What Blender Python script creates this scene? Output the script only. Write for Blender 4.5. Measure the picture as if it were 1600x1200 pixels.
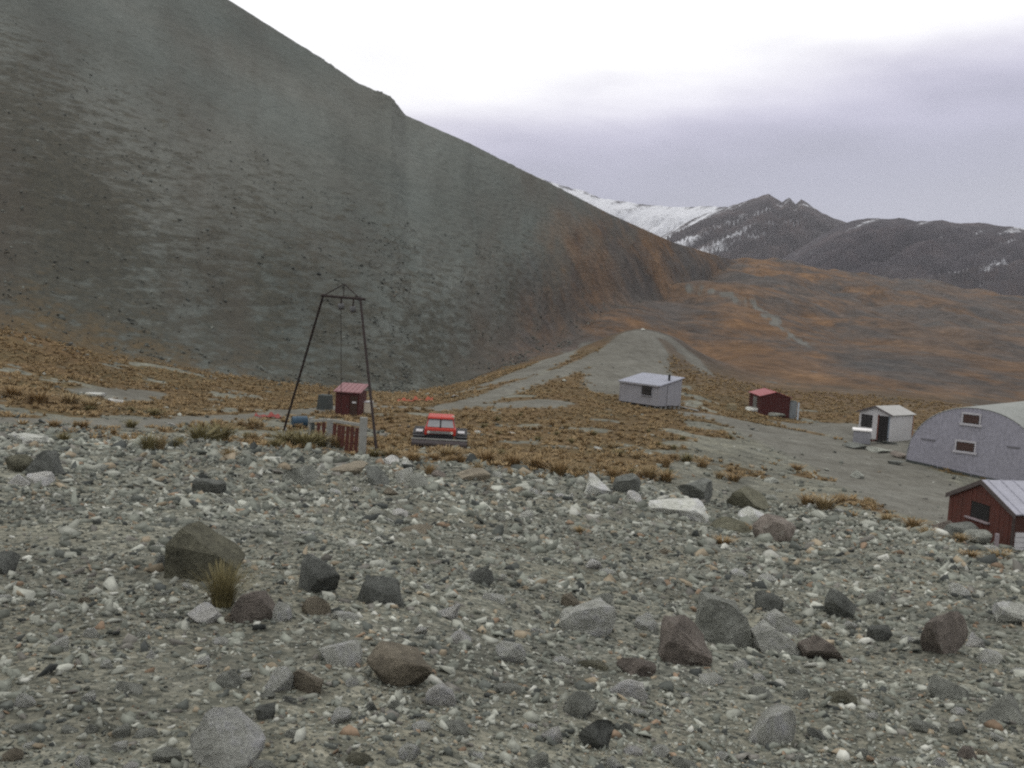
import bpy, bmesh, math, random
import numpy as np
from mathutils import Vector, Matrix

for o in list(bpy.data.objects):
    bpy.data.objects.remove(o)
S = bpy.context.scene
COL = S.collection
R = math.radians
random.seed(7)
rng = np.random.default_rng(11)

# ------------------------------------------------------------------ camera
F = 1600.0                                   # focal length in photo pixels (photo 1600 x 1200)
PITCH, ROLL = math.atan(0.08), R(3.5)
EYE = np.array([0.0, 0.0, 10.0])
fw = np.array([0, math.cos(PITCH), -math.sin(PITCH)])
r0 = np.array([1.0, 0, 0]); u0 = np.array([0, math.sin(PITCH), math.cos(PITCH)])
rt = math.cos(ROLL) * r0 + math.sin(ROLL) * u0
up = -math.sin(ROLL) * r0 + math.cos(ROLL) * u0
cd = bpy.data.cameras.new('camera'); cam = bpy.data.objects.new('camera', cd); COL.objects.link(cam)
cd.sensor_width = 36; cd.lens = 36; cd.clip_start = 0.1; cd.clip_end = 30000
m = Matrix.Identity(4)
for i in range(3):
    m[i][0], m[i][1], m[i][2], m[i][3] = rt[i], up[i], -fw[i], EYE[i]
cam.matrix_world = m
S.camera = cam

# ------------------------------------------------------------------ sky, sun, exposure
SUN_EL, SUN_AZ = R(66), R(-30)               # azimuth from +Y towards +X: behind the scree slope, to the left
w = bpy.data.worlds.new('World'); S.world = w; w.use_nodes = True
nt = w.node_tree; nt.nodes.clear()
def N(t, kind, **kw):
    n = t.nodes.new(kind)
    for k, v in kw.items(): setattr(n, k, v)
    return n
def ramp(t, stops, interp='LINEAR'):
    n = N(t, 'ShaderNodeValToRGB'); n.color_ramp.interpolation = interp
    e = n.color_ramp.elements
    while len(e) > 1: e.remove(e[-1])
    for i, (p, c) in enumerate(stops):
        if not hasattr(c, '__len__'): c = (c, c, c)
        x = e[0] if i == 0 else e.new(p)
        x.position = p; x.color = (*c, 1)
    return n
sky = N(nt, 'ShaderNodeTexSky', sky_type='NISHITA', sun_disc=False)
sky.sun_elevation = SUN_EL; sky.sun_rotation = SUN_AZ; sky.dust_density = 3
bg1 = N(nt, 'ShaderNodeBackground'); bg1.inputs[1].default_value = 0.1
nt.links.new(sky.outputs[0], bg1.inputs[0])
tc = N(nt, 'ShaderNodeTexCoord')
sep = N(nt, 'ShaderNodeSeparateXYZ'); nt.links.new(tc.outputs['Generated'], sep.inputs[0])
mp = N(nt, 'ShaderNodeMapping'); mp.inputs['Scale'].default_value = (3.2, 3.2, 11)
nt.links.new(tc.outputs['Generated'], mp.inputs[0])
nz = N(nt, 'ShaderNodeTexNoise'); nz.inputs['Scale'].default_value = 1.6; nz.inputs['Detail'].default_value = 6; nz.inputs['Roughness'].default_value = 0.5
nt.links.new(mp.outputs[0], nz.inputs['Vector'])
def math_node(t, op, a, b=None, clamp=False):
    n = N(t, 'ShaderNodeMath', operation=op, use_clamp=clamp)
    for i, v in enumerate((a, b)):
        if v is None: continue
        if isinstance(v, (int, float)): n.inputs[i].default_value = v
        else: t.links.new(v, n.inputs[i])
    return n.outputs[0]
# elevation (sine) bent by the uneven edge of the low cloud bank
wob = math_node(nt, 'MULTIPLY', math_node(nt, 'SUBTRACT', nz.outputs['Fac'], 0.5), 0.07)
tilt = math_node(nt, 'MULTIPLY', sep.outputs['X'], -0.16)
el = math_node(nt, 'ADD', math_node(nt, 'ADD', sep.outputs['Z'], wob), tilt)
CLOUD = [(0.0, (0.76, 0.78, 0.91)), (0.045, (0.79, 0.80, 0.93)), (0.085, (0.70, 0.71, 0.86)), (0.12, (0.73, 0.73, 0.90)),
         (0.15, (0.90, 0.88, 1.10)), (0.18, (1.30, 1.27, 1.42)), (0.215, (1.8, 1.8, 1.8)), (1.0, (1.65, 1.65, 1.65))]
cr = ramp(nt, [(p, tuple(c / 2 for c in k)) for p, k in CLOUD], 'B_SPLINE')     # halved here, doubled by the Background strength
nt.links.new(el, cr.inputs[0])
mott = N(nt, 'ShaderNodeMix', data_type='RGBA', blend_type='MULTIPLY'); mott.inputs[0].default_value = 1
vr = ramp(nt, [(0.3, 0.95), (0.7, 1.06)]); nt.links.new(nz.outputs['Fac'], vr.inputs[0])
nt.links.new(cr.outputs[0], mott.inputs[6]); nt.links.new(vr.outputs[0], mott.inputs[7])
bg2 = N(nt, 'ShaderNodeBackground'); bg2.inputs[1].default_value = 2.0
nt.links.new(mott.outputs[2], bg2.inputs[0])
mx = N(nt, 'ShaderNodeMixShader'); mx.inputs[0].default_value = 0.95
nt.links.new(bg1.outputs[0], mx.inputs[1]); nt.links.new(bg2.outputs[0], mx.inputs[2])
wo = N(nt, 'ShaderNodeOutputWorld'); nt.links.new(mx.outputs[0], wo.inputs[0])

sl = bpy.data.lights.new('sun', 'SUN'); sl.energy = 0.8; sl.angle = R(22); sl.color = (1, 0.985, 0.955)
so = bpy.data.objects.new('sun', sl); COL.objects.link(so)
sd = Vector((math.sin(SUN_AZ) * math.cos(SUN_EL), math.cos(SUN_AZ) * math.cos(SUN_EL), math.sin(SUN_EL)))
so.rotation_euler = sd.to_track_quat('Z', 'Y').to_euler(); so.location = (0, 0, 60)
S.view_settings.view_transform = 'Standard'; S.view_settings.look = 'None'
S.view_settings.gamma = 1; S.view_settings.use_curve_mapping = False
S.view_settings.exposure = -0.48
S.render.engine = 'CYCLES'
S.cycles.pixel_filter_type = 'GAUSSIAN'; S.cycles.filter_width = 2.5     # a soft little phone lens
S.cycles.use_denoising = False
S.cycles.max_bounces = 4; S.cycles.diffuse_bounces = 2

# ------------------------------------------------------------------ pixel <-> world
def rayv(px, py):
    d = fw + (px - 800) / F * rt + (600 - py) / F * up
    return d / d[1]
def pt(px, py, D):                          # the point seen at a photo pixel, D metres ahead
    return EYE + rayv(px, py) * D
def proj(P):
    v = np.asarray(P, float) - EYE
    dz = v @ fw
    return 800 + F * (v @ rt) / dz, 600 - F * (v @ up) / dz

# ------------------------------------------------------------------ noise
def _h(ix, iy, s):
    with np.errstate(over='ignore'):
        n = (ix.astype(np.int64) * 374761393 + iy.astype(np.int64) * 668265263 + s * 1442695041) & 0xFFFFFFFF
        n = ((n ^ (n >> 13)) * 1274126177) & 0xFFFFFFFF
        n = (n ^ (n >> 16)) & 0xFFFFFFFF
    return n / 4294967296.0
def perlin(x, y, s=0):
    x = np.asarray(x, float); y = np.asarray(y, float)
    ix = np.floor(x); iy = np.floor(y); fx = x - ix; fy = y - iy
    ux = fx * fx * fx * (fx * (fx * 6 - 15) + 10); uy = fy * fy * fy * (fy * (fy * 6 - 15) + 10)
    def g(i, j):
        a = _h(ix + i, iy + j, s) * 2 * np.pi
        return np.cos(a) * (fx - i) + np.sin(a) * (fy - j)
    a = g(0, 0); b = g(1, 0); c = g(0, 1); d = g(1, 1)
    return ((a + ux * (b - a)) * (1 - uy) + (c + ux * (d - c)) * uy) * 1.5
def fbm(x, y, s=0, o=4, rough=0.5):
    t = 0; a = 1.0; f = 1.0; tot = 0
    for i in range(o):
        t = t + a * perlin(x * f, y * f, s + i * 17); tot += a; a *= rough; f *= 2.03
    return t / tot
def sstep(a, b, x):
    t = np.clip((x - a) / (b - a), 0, 1); return t * t * (3 - 2 * t)

# ------------------------------------------------------------------ the shape of the ground
EYEH = 1.65
RIDGE = [(-700,-640,235,-700,400,66),(-350,-450,225,-350,455,72),(0,-235,215,0,530,80),(200,-105,215,180,570,86),(350,-5,215,330,590,92),
         (500,90,212,480,606,100),(560,130,212,560,613,104),(612,153,212,610,616,108),(634,180,214,650,614,112),(730,222,222,720,600,124),
         (800,258,232,785,578,136),(860,287,245,840,558,150),(950,333,285,920,505,190),(1050,378,370,1010,458,260),
         (1150,408,520,1100,432,390),(1260,436,680,1200,450,520)]
CP = []
def prof(px, *lst):
    for py, D in lst: CP.append((px, py, D))
prof(-300, (1200,4.2),(900,8.3),(750,17),(680,28),(625,45),(570,60),(500,72))
prof(0,   (1200,4.2),(900,8.3),(760,17),(700,28),(650,44),(600,60),(560,72))
prof(200, (1200,4.3),(900,8.8),(770,18),(715,28),(690,36),(640,58),(600,76))
prof(400, (1200,4.4),(900,9.4),(775,20),(725,30),(705,38),(660,58),(620,84))
prof(600, (1200,4.55),(900,10),(790,21),(742,31),(712,43),(690,52),(648,69),(625,88))
prof(800, (1200,4.9),(900,12),(790,25),(745,34),(725,42),(690,58),(650,74),(610,92),(582,112))
prof(1000,(1200,5.2),(900,15),(800,31),(765,40),(740,47),(700,60),(640,84),(602,104),(562,118),(515,136))
prof(1100,(1200,5.4),(850,24),(780,42),(740,53),(700,64),(655,82),(610,105),(555,140))
prof(1200,(1200,5.6),(870,23),(800,40),(740,57),(690,74),(652,94),(600,125))
prof(1400,(1200,5.85),(900,20),(830,36),(780,53),(730,70),(690,83),(640,105),(600,135))
prof(1600,(1200,6.25),(910,22),(868,35),(830,47),(770,66),(700,86),(650,110))
prof(1900,(1200,6.5),(930,22),(890,35),(850,47),(790,66),(720,86),(665,110))
prof(1000,(548,163)); prof(1040,(522,139),(550,166)); prof(1085,(552,133),(570,160)); prof(970,(523,132),(550,158)); prof(1115,(580,124));
prof(880, (555,150),(510,205)); prof(940, (575,112),(533,132),(500,200))
prof(1600,(560,200),(505,350),(468,560)); prof(1900,(575,200),(520,350),(485,560))
prof(1450,(520,230),(440,560))
prof(1300,(520,230),(455,380),(418,560)); prof(1150,(560,160),(490,230),(430,380),(404,540)); prof(1050,(590,112),(530,150),(470,250))
prof(1010,(458,260)); prof(1100,(432,390))
for (a, b, c, px, py, D) in RIDGE[:11]:
    CP.append((px, py, D))
pts = [pt(*c) for c in CP]
for px, z in ((-700,8),(0,6),(300,2),(600,1),(850,4)):
    for D in (260, 600): q = rayv(px, 500) * D; pts.append(np.array([q[0], q[1], z]))
for px, z in ((-700,10),(0,10),(700,15),(1000,32),(1150,36),(1300,33),(1450,26),(1600,20),(1900,18)):
    q = rayv(px, 500) * 1150; pts.append(np.array([q[0], q[1], z]))
pts = np.array(pts)
def uv(x, y):
    th = np.clip(np.arctan2(x, y), -0.62, 0.62); D = np.clip(np.hypot(x, y), 2.5, 1150)
    return th * 3.2, np.log(D)
_D = np.hypot(pts[:, 0], pts[:, 1]); _q = (pts[:, 2] - EYE[2] + EYEH) / _D
_u, _v = uv(pts[:, 0], pts[:, 1])
def ker(r2): return 0.5 * r2 * np.log(r2 + 1e-12)
n = len(pts); A = np.zeros((n + 3, n + 3))
A[:n, :n] = ker((_u[:, None] - _u) ** 2 + (_v[:, None] - _v) ** 2) + np.eye(n) * 1e-4
A[:n, n] = 1; A[:n, n + 1] = _u; A[:n, n + 2] = _v; A[n:, :n] = A[:n, n:].T
WT = np.linalg.solve(A, np.concatenate([_q, [0, 0, 0]]))
def base_z(x, y):
    x = np.atleast_1d(np.asarray(x, float)); y = np.atleast_1d(np.asarray(y, float))
    out = np.empty(x.shape)
    for i in range(0, x.size, 40000):
        xs = x.ravel()[i:i + 40000]; ys = y.ravel()[i:i + 40000]
        u, v = uv(xs, ys)
        k = ker((u[:, None] - _u) ** 2 + (v[:, None] - _v) ** 2) @ WT[:n] + WT[n] + WT[n + 1] * u + WT[n + 2] * v
        D = np.minimum(np.hypot(xs, ys), 1150)
        out.ravel()[i:i + 40000] = k * D - EYEH + EYE[2]
    return out
def ground(x, y):
    x = np.atleast_1d(np.asarray(x, float)); y = np.atleast_1d(np.asarray(y, float))
    D = np.hypot(x, y); z = base_z(x, y)
    near = 1 - sstep(30, 50, D)
    z = z + near * (0.05 * fbm(x * 1.7, y * 1.7, 3) + 0.16 * fbm(x * 0.35, y * 0.35, 5) * sstep(3, 12, D))
    z = z + (1 - near) * 0.12 * fbm(x * 0.3, y * 0.3, 6)
    z = z + sstep(150, 350, D) * (5.0 * fbm(x / 60, y / 60, 8, 5) - 3.2 * (1 - np.abs(fbm(x / 42, y / 95, 12, 4)) * 3).clip(0, 1)) + 0.7 * sstep(100, 160, D) * fbm(x / 14, y / 14, 9)
    return z
def gz(x, y): return float(ground(x, y)[0])
def hit(px, py, lo=2.5, hi=700):             # where the sight line of a photo pixel meets the ground
    d = rayv(px, py); Ds = np.geomspace(lo, hi, 900)
    P = EYE + Ds[:, None] * d
    g = ground(P[:, 0], P[:, 1])
    k = np.argmax(P[:, 2] < g)
    a, b = Ds[max(k - 1, 0)], Ds[k]
    ga = P[max(k - 1, 0), 2] - g[max(k - 1, 0)]; gb = P[k, 2] - g[k]
    t = ga / (ga - gb) if ga != gb else 0
    q = EYE + (a + (b - a) * t) * d
    return np.array([q[0], q[1], gz(q[0], q[1])])
def hits(L): return np.array([hit(*p) for p in L])

# ------------------------------------------------------------------ where gravel, grass and wheel tracks lie
def seg_dist(x, y, P, Wd):                   # signed distance outside a polyline band of varying width
    best = np.full(x.shape, 1e9)
    for i in range(len(P) - 1):
        a, b = P[i, :2], P[i + 1, :2]; ab = b - a; L2 = ab @ ab + 1e-9
        t = np.clip(((x - a[0]) * ab[0] + (y - a[1]) * ab[1]) / L2, 0, 1)
        d = np.hypot(x - a[0] - t * ab[0], y - a[1] - t * ab[1]) - (Wd[i] * (1 - t) + Wd[i + 1] * t)
        best = np.minimum(best, d)
    return best
TRACKS = [
    ([(1085,648),(1130,655),(1200,673),(1280,697),(1360,732),(1430,770),(1490,812)], [1.2,2.2,4.0,5.5,5.2,4.5,3.2]),
    ([(1260,668),(1330,672),(1400,700)], [2.5,4,3]),
    ([(560,634),(690,640),(760,622),(830,596),(900,572),(955,545),(1000,520)], [.8,1.1,1.3,1.2,1.2,1.2,1.2]),
    ([(985,523),(1003,520),(1038,526),(1078,555),(1105,584)], [1.6,1.8,1.4,1.0,0.5]),
    ([(985,556),(962,585),(945,612)], [2.2,3.0,1.6]),
    ([(996,530),(990,556),(985,590)], [3.0,3.6,4.5]),
    ([(780,634),(830,632),(860,628)], [1.5,2,1.2]),
    ([(-250,640),(0,655),(150,662),(330,655),(470,642),(560,634)], [1.2,1.6,1.3,1.1,1.3,1.3]),
    ([(130,612),(180,618),(230,612)], [1.0,2.0,1.0]),
    ([(740,606),(800,590),(860,566),(915,535)], [0.8,1.6,1.8,0.8]),
    ([(1062,446),(1100,455),(1180,480),(1262,540)], [.1,.5,.5,.1]),
]
TR = [(hits(p), w_) for p, w_ in TRACKS]
EDGE = [(-300,630),(0,668),(200,690),(400,702),(600,716),(800,738),(1000,752),(1100,742),(1200,768),(1300,800),(1400,822),(1500,850),(1600,872),(1900,890)]
EH = hits(EDGE); ETH = np.arctan2(EH[:, 0], EH[:, 1]); ED = np.hypot(EH[:, 0], EH[:, 1])
def masks(x, y):
    D = np.hypot(x, y); th = np.arctan2(x, y)
    road = np.zeros(x.shape)
    wig = fbm(x / 2.2, y / 2.2, 31) * 0.9
    for P, w_ in TR:
        d = seg_dist(x, y, P, w_) + wig * (1 + (D > 160) * 4)
        road = np.maximum(road, 1 - sstep(-0.5, 0.7 + 0.004 * D, d))
    edge = np.interp(th, ETH, ED)
    g = sstep(-2.5, 4.0, (D - edge) + 5.0 * fbm(x / 3, y / 3, 41))
    patch = sstep(-0.22, 0.12, fbm(x / 5, y / 5, 43) + 0.22 + 0.25 * sstep(90, 150, D)
                  - 0.34 * (th < -0.16) * sstep(75, 45, D) - 0.5 * sstep(0.12, 0.2, th) * sstep(90, 70, D))
    far = fbm(x / 45, y / 30, 47)
    scree = 0.6 * sstep(0.05, 0.5, far) * sstep(150, 230, D)
    grass = g * patch * (1 - road) * (1 - 0.85 * scree)
    return grass, road

# ------------------------------------------------------------------ building blocks
class MB:
    def __init__(s): s.v = []; s.f = []
    def add(s, V, Fc):
        o = len(s.v); s.v += [tuple(map(float, p)) for p in V]; s.f += [tuple(i + o for i in f) for f in Fc]; return s
    def box(s, c, d, rz=0, rx=0, ry=0, taper=1):
        M = Matrix.Translation(Vector(c)) @ Matrix.Rotation(rz, 4, 'Z') @ Matrix.Rotation(ry, 4, 'Y') @ Matrix.Rotation(rx, 4, 'X')
        V = [M @ Vector((sx * d[0] / 2 * (taper if sz > 0 else 1), sy * d[1] / 2 * (taper if sz > 0 else 1), sz * d[2] / 2)) for sz in (-1, 1) for sx, sy in ((-1,-1),(1,-1),(1,1),(-1,1))]
        return s.add(V, [(3,2,1,0),(4,5,6,7),(0,1,5,4),(1,2,6,5),(2,3,7,6),(3,0,4,7)])
    def prism(s, poly, ext):                 # closed polygon pushed along a vector
        n_ = len(poly); e = Vector(ext); P = [Vector(p) for p in poly]
        V = P + [p + e for p in P]
        return s.add(V, [tuple(range(n_))[::-1], tuple(range(n_, 2 * n_))] + [(i, (i + 1) % n_, n_ + (i + 1) % n_, n_ + i) for i in range(n_)])
    def tube(s, a, b, r, r2=None, k=8):
        a = Vector(a); b = Vector(b); z = (b - a).normalized(); x = z.orthogonal().normalized(); y = z.cross(x); r2 = r if r2 is None else r2
        V = [a + (x * math.cos(t) + y * math.sin(t)) * r for t in [2 * math.pi * i / k for i in range(k)]] + \
            [b + (x * math.cos(t) + y * math.sin(t)) * r2 for t in [2 * math.pi * i / k for i in range(k)]]
        return s.add(V, [tuple(range(k))[::-1], tuple(range(k, 2 * k))] + [(i, (i + 1) % k, k + (i + 1) % k, k + i) for i in range(k)])
def mesh_of(name, V, Fc, mat=None, smooth=False):
    me = bpy.data.meshes.new(name); me.from_pydata(V, [], Fc); me.update()
    bm = bmesh.new(); bm.from_mesh(me); bmesh.ops.recalc_face_normals(bm, faces=bm.faces); bm.to_mesh(me); bm.free()
    if mat: me.materials.append(mat)
    if smooth: me.shade_smooth()
    return me
def obj(name, mb, mat, parent=None, bevel=0.0, smooth=False):
    me = mesh_of(name, mb.v, mb.f, mat, smooth)
    o = bpy.data.objects.new(name, me); COL.objects.link(o)
    if parent is not None: o.parent = parent
    if bevel:
        b = o.modifiers.new('bevel', 'BEVEL'); b.width = bevel; b.segments = 2; b.limit_method = 'ANGLE'
    return o
def tag(o, label=None, cat=None, group=None, kind=None):
    for k, v in (('label', label), ('category', cat), ('group', group), ('kind', kind)):
        if v: o[k] = v
    return o
def thing(name, label, cat, loc, rz=0, group=None):
    o = bpy.data.objects.new(name, None); COL.objects.link(o)
    o.empty_display_size = 0.2
    o.location = tuple(loc); o.rotation_euler = (0, 0, rz)
    return tag(o, label, cat, group)

# ------------------------------------------------------------------ materials
def new_mat(name):
    m_ = bpy.data.materials.new(name); m_.use_nodes = True; t = m_.node_tree; t.nodes.clear()
    out = N(t, 'ShaderNodeOutputMaterial'); b = N(t, 'ShaderNodeBsdfPrincipled'); t.links.new(b.outputs[0], out.inputs[0])
    b.inputs['Specular IOR Level'].default_value = 0.25
    return m_, t, b
def noise(t, vec, scale, detail=4, rough=0.55):
    n_ = N(t, 'ShaderNodeTexNoise'); n_.inputs['Scale'].default_value = scale; n_.inputs['Detail'].default_value = detail; n_.inputs['Roughness'].default_value = rough
    if vec is not None: t.links.new(vec, n_.inputs['Vector'])
    return n_
def mixc(t, fac, a, b, mode='MIX'):
    n_ = N(t, 'ShaderNodeMix', data_type='RGBA', blend_type=mode)
    for i, v in ((0, fac), (6, a), (7, b)):
        if hasattr(v, 'is_linked') or isinstance(v, bpy.types.NodeSocket): t.links.new(v, n_.inputs[i])
        elif i == 0: n_.inputs[0].default_value = v
        else: n_.inputs[i].default_value = (*v, 1)
    return n_.outputs[2]
def bump(t, b, h, dist, strength=1.0):
    n_ = N(t, 'ShaderNodeBump'); n_.inputs['Distance'].default_value = dist; n_.inputs['Strength'].default_value = strength
    t.links.new(h, n_.inputs['Height']); t.links.new(n_.outputs[0], b.inputs['Normal'])
def worn(name, col, dirt=None, rough=0.7, scale=3.0, amt=0.5, metal=0.0, spec=0.25):
    """painted, galvanised or wooden surface with blotchy wear"""
    m_, t, b = new_mat(name); tc_ = N(t, 'ShaderNodeTexCoord')
    a = noise(t, tc_.outputs['Object'], scale, 6, 0.65); f = noise(t, tc_.outputs['Object'], scale * 9, 4)
    dirt = dirt or tuple(c * 0.55 for c in col)
    rr = ramp(t, [(0.42, 0.0), (0.72, amt)]); t.links.new(a.outputs['Fac'], rr.inputs[0])
    c = mixc(t, rr.outputs[0], col, dirt)
    r2 = ramp(t, [(0.3, 0.82), (0.7, 1.12)]); t.links.new(f.outputs['Fac'], r2.inputs[0])
    c = mixc(t, 1.0, c, r2.outputs[0], 'MULTIPLY')
    t.links.new(c, b.inputs['Base Color']); b.inputs['Roughness'].default_value = rough; b.inputs['Metallic'].default_value = metal
    b.inputs['Specular IOR Level'].default_value = spec
    bump(t, b, f.outputs['Fac'], 0.006)
    return m_
def attr(t, name, typ='GEOMETRY'):
    n_ = N(t, 'ShaderNodeAttribute', attribute_name=name, attribute_type=typ); return n_

# ground: broken greywacke gravel, tussock turf, wheel-worn grit
def russet(t, P):                            # red-brown snowgrass with grey stony gaps on the far slopes
    sc = N(t, 'ShaderNodeMapping'); sc.inputs['Scale'].default_value = (0.040, 0.022, 0.03); t.links.new(P, sc.inputs[0])
    n6 = noise(t, sc.outputs[0], 1.0, 9, 0.72); n7 = noise(t, P, 0.35, 7, 0.75); n8 = noise(t, P, 0.011, 3)
    fr = ramp(t, [(0.36, (0.062, 0.060, 0.058)), (0.46, (0.082, 0.066, 0.055)), (0.54, (0.126, 0.078, 0.046)), (0.64, (0.162, 0.094, 0.047)), (0.74, (0.090, 0.080, 0.072))])
    t.links.new(n6.outputs['Fac'], fr.inputs[0])
    gy = ramp(t, [(0.42, 0.0), (0.62, 0.75)]); t.links.new(n8.outputs['Fac'], gy.inputs[0])
    c = mixc(t, gy.outputs[0], fr.outputs[0], (0.082, 0.074, 0.068))
    n9 = noise(t, P, 0.10, 8, 0.78); av = math_node(t, 'MULTIPLY', math_node(t, 'ADD', n7.outputs['Fac'], n9.outputs['Fac']), 0.5)
    r7 = ramp(t, [(0.36, 0.45), (0.64, 1.5)]); t.links.new(av, r7.inputs[0])
    return mixc(t, 1.0, c, r7.outputs[0], 'MULTIPLY'), n7
def ground_mat():
    m_, t, b = new_mat('ground')
    geo = N(t, 'ShaderNodeNewGeometry'); P = geo.outputs['Position']
    vo = N(t, 'ShaderNodeTexVoronoi', feature='F1'); vo.inputs['Scale'].default_value = 24; t.links.new(P, vo.inputs['Vector'])
    vo2 = N(t, 'ShaderNodeTexVoronoi', feature='F1'); vo2.inputs['Scale'].default_value = 7.5; t.links.new(P, vo2.inputs['Vector'])
    n1 = noise(t, P, 0.35, 5); n2 = noise(t, P, 13.0, 6, 0.75); n3 = noise(t, P, 0.07, 4)
    s = N(t, 'ShaderNodeSeparateColor'); t.links.new(vo.outputs['Color'], s.inputs[0])
    s2 = N(t, 'ShaderNodeSeparateColor'); t.links.new(vo2.outputs['Color'], s2.inputs[0])
    pal = [(0.0, (0.065, 0.068, 0.060)), (0.3, (0.125, 0.130, 0.112)), (0.6, (0.175, 0.176, 0.150)), (0.85, (0.24, 0.235, 0.195)), (1.0, (0.33, 0.33, 0.29))]
    pr = ramp(t, pal); t.links.new(s.outputs[0], pr.inputs[0])
    pr2 = ramp(t, pal); t.links.new(s2.outputs[0], pr2.inputs[0])
    g = mixc(t, 0.35, pr.outputs[0], pr2.outputs[0])
    nG = noise(t, P, 0.75, 5, 0.65); rG = ramp(t, [(0.33, 0.70), (0.67, 1.25)]); t.links.new(nG.outputs['Fac'], rG.inputs[0]); g = mixc(t, 1.0, g, rG.outputs[0], 'MULTIPLY')
    r1 = ramp(t, [(0.3, 0.72), (0.7, 1.2)]); t.links.new(n2.outputs['Fac'], r1.inputs[0])
    g = mixc(t, 1.0, g, r1.outputs[0], 'MULTIPLY')
    r3 = ramp(t, [(0.35, (0.85, 0.86, 0.84)), (0.65, (1.12, 1.1, 1.02))]); t.links.new(n1.outputs['Fac'], r3.inputs[0])
    g = mixc(t, 1.0, g, r3.outputs[0], 'MULTIPLY')
    # tussock turf
    n4 = noise(t, P, 2.2, 7, 0.78); n5 = noise(t, P, 0.16, 4)
    tr_ = ramp(t, [(0.30, (0.062, 0.050, 0.030)), (0.45, (0.105, 0.077, 0.041)), (0.6, (0.145, 0.104, 0.054)), (0.75, (0.18, 0.132, 0.07))])
    t.links.new(n4.outputs['Fac'], tr_.inputs[0])
    gt = ramp(t, [(0.35, (0.8, 0.85, 0.8)), (0.65, (1.1, 1.0, 0.95))]); t.links.new(n5.outputs['Fac'], gt.inputs[0])
    gr = mixc(t, 1.0, tr_.outputs[0], gt.outputs[0], 'MULTIPLY')
    frc, n7 = russet(t, P)
    gr = mixc(t, attr(t, 'russet').outputs['Fac'], gr, frc)
    scr = ramp(t, [(0.3, (0.06, 0.061, 0.06)), (0.7, (0.105, 0.104, 0.10))]); t.links.new(n7.outputs['Fac'], scr.inputs[0])
    g = mixc(t, attr(t, 'russet').outputs['Fac'], g, scr.outputs[0])
    # ragged edge between turf and stones
    e = math_node(t, 'ADD', attr(t, 'grass').outputs['Fac'], math_node(t, 'MULTIPLY', math_node(t, 'SUBTRACT', n2.outputs['Fac'], 0.5), 0.9))
    er = ramp(t, [(0.38, 0.0), (0.62, 1.0)]); t.links.new(e, er.inputs[0])
    c = mixc(t, er.outputs[0], g, gr)
    rd = ramp(t, [(0.3, (0.112, 0.108, 0.095)), (0.7, (0.158, 0.152, 0.135))]); t.links.new(n2.outputs['Fac'], rd.inputs[0])
    rdc = mixc(t, 0.35, rd.outputs[0], pr.outputs[0])
    nv1 = noise(t, P, 0.9, 6, 0.7); nv2 = noise(t, P, 0.13, 4, 0.6)
    v1 = ramp(t, [(0.32, (0.72, 0.70, 0.68)), (0.68, (1.2, 1.2, 1.2))]); t.links.new(nv1.outputs['Fac'], v1.inputs[0])
    v2 = ramp(t, [(0.35, (0.84, 0.82, 0.80)), (0.65, (1.12, 1.12, 1.12))]); t.links.new(nv2.outputs['Fac'], v2.inputs[0])
    vv_ = mixc(t, 1.0, v1.outputs[0], v2.outputs[0], 'MULTIPLY')
    rdc = mixc(t, 1.0, rdc, vv_, 'MULTIPLY'); c = mixc(t, 0.8, c, mixc(t, 1.0, c, vv_, 'MULTIPLY'))
    c = mixc(t, math_node(t, 'MULTIPLY', attr(t, 'road').outputs['Fac'], 0.85), c, rdc)
    t.links.new(c, b.inputs['Base Color']); b.inputs['Roughness'].default_value = 0.95; b.inputs['Specular IOR Level'].default_value = 0.1
    h = math_node(t, 'ADD', math_node(t, 'MULTIPLY', vo.outputs['Distance'], -0.6), math_node(t, 'ADD', n2.outputs['Fac'], math_node(t, 'MULTIPLY', vo2.outputs['Distance'], -0.5)))
    bump(t, b, h, 0.022)
    return m_

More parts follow.
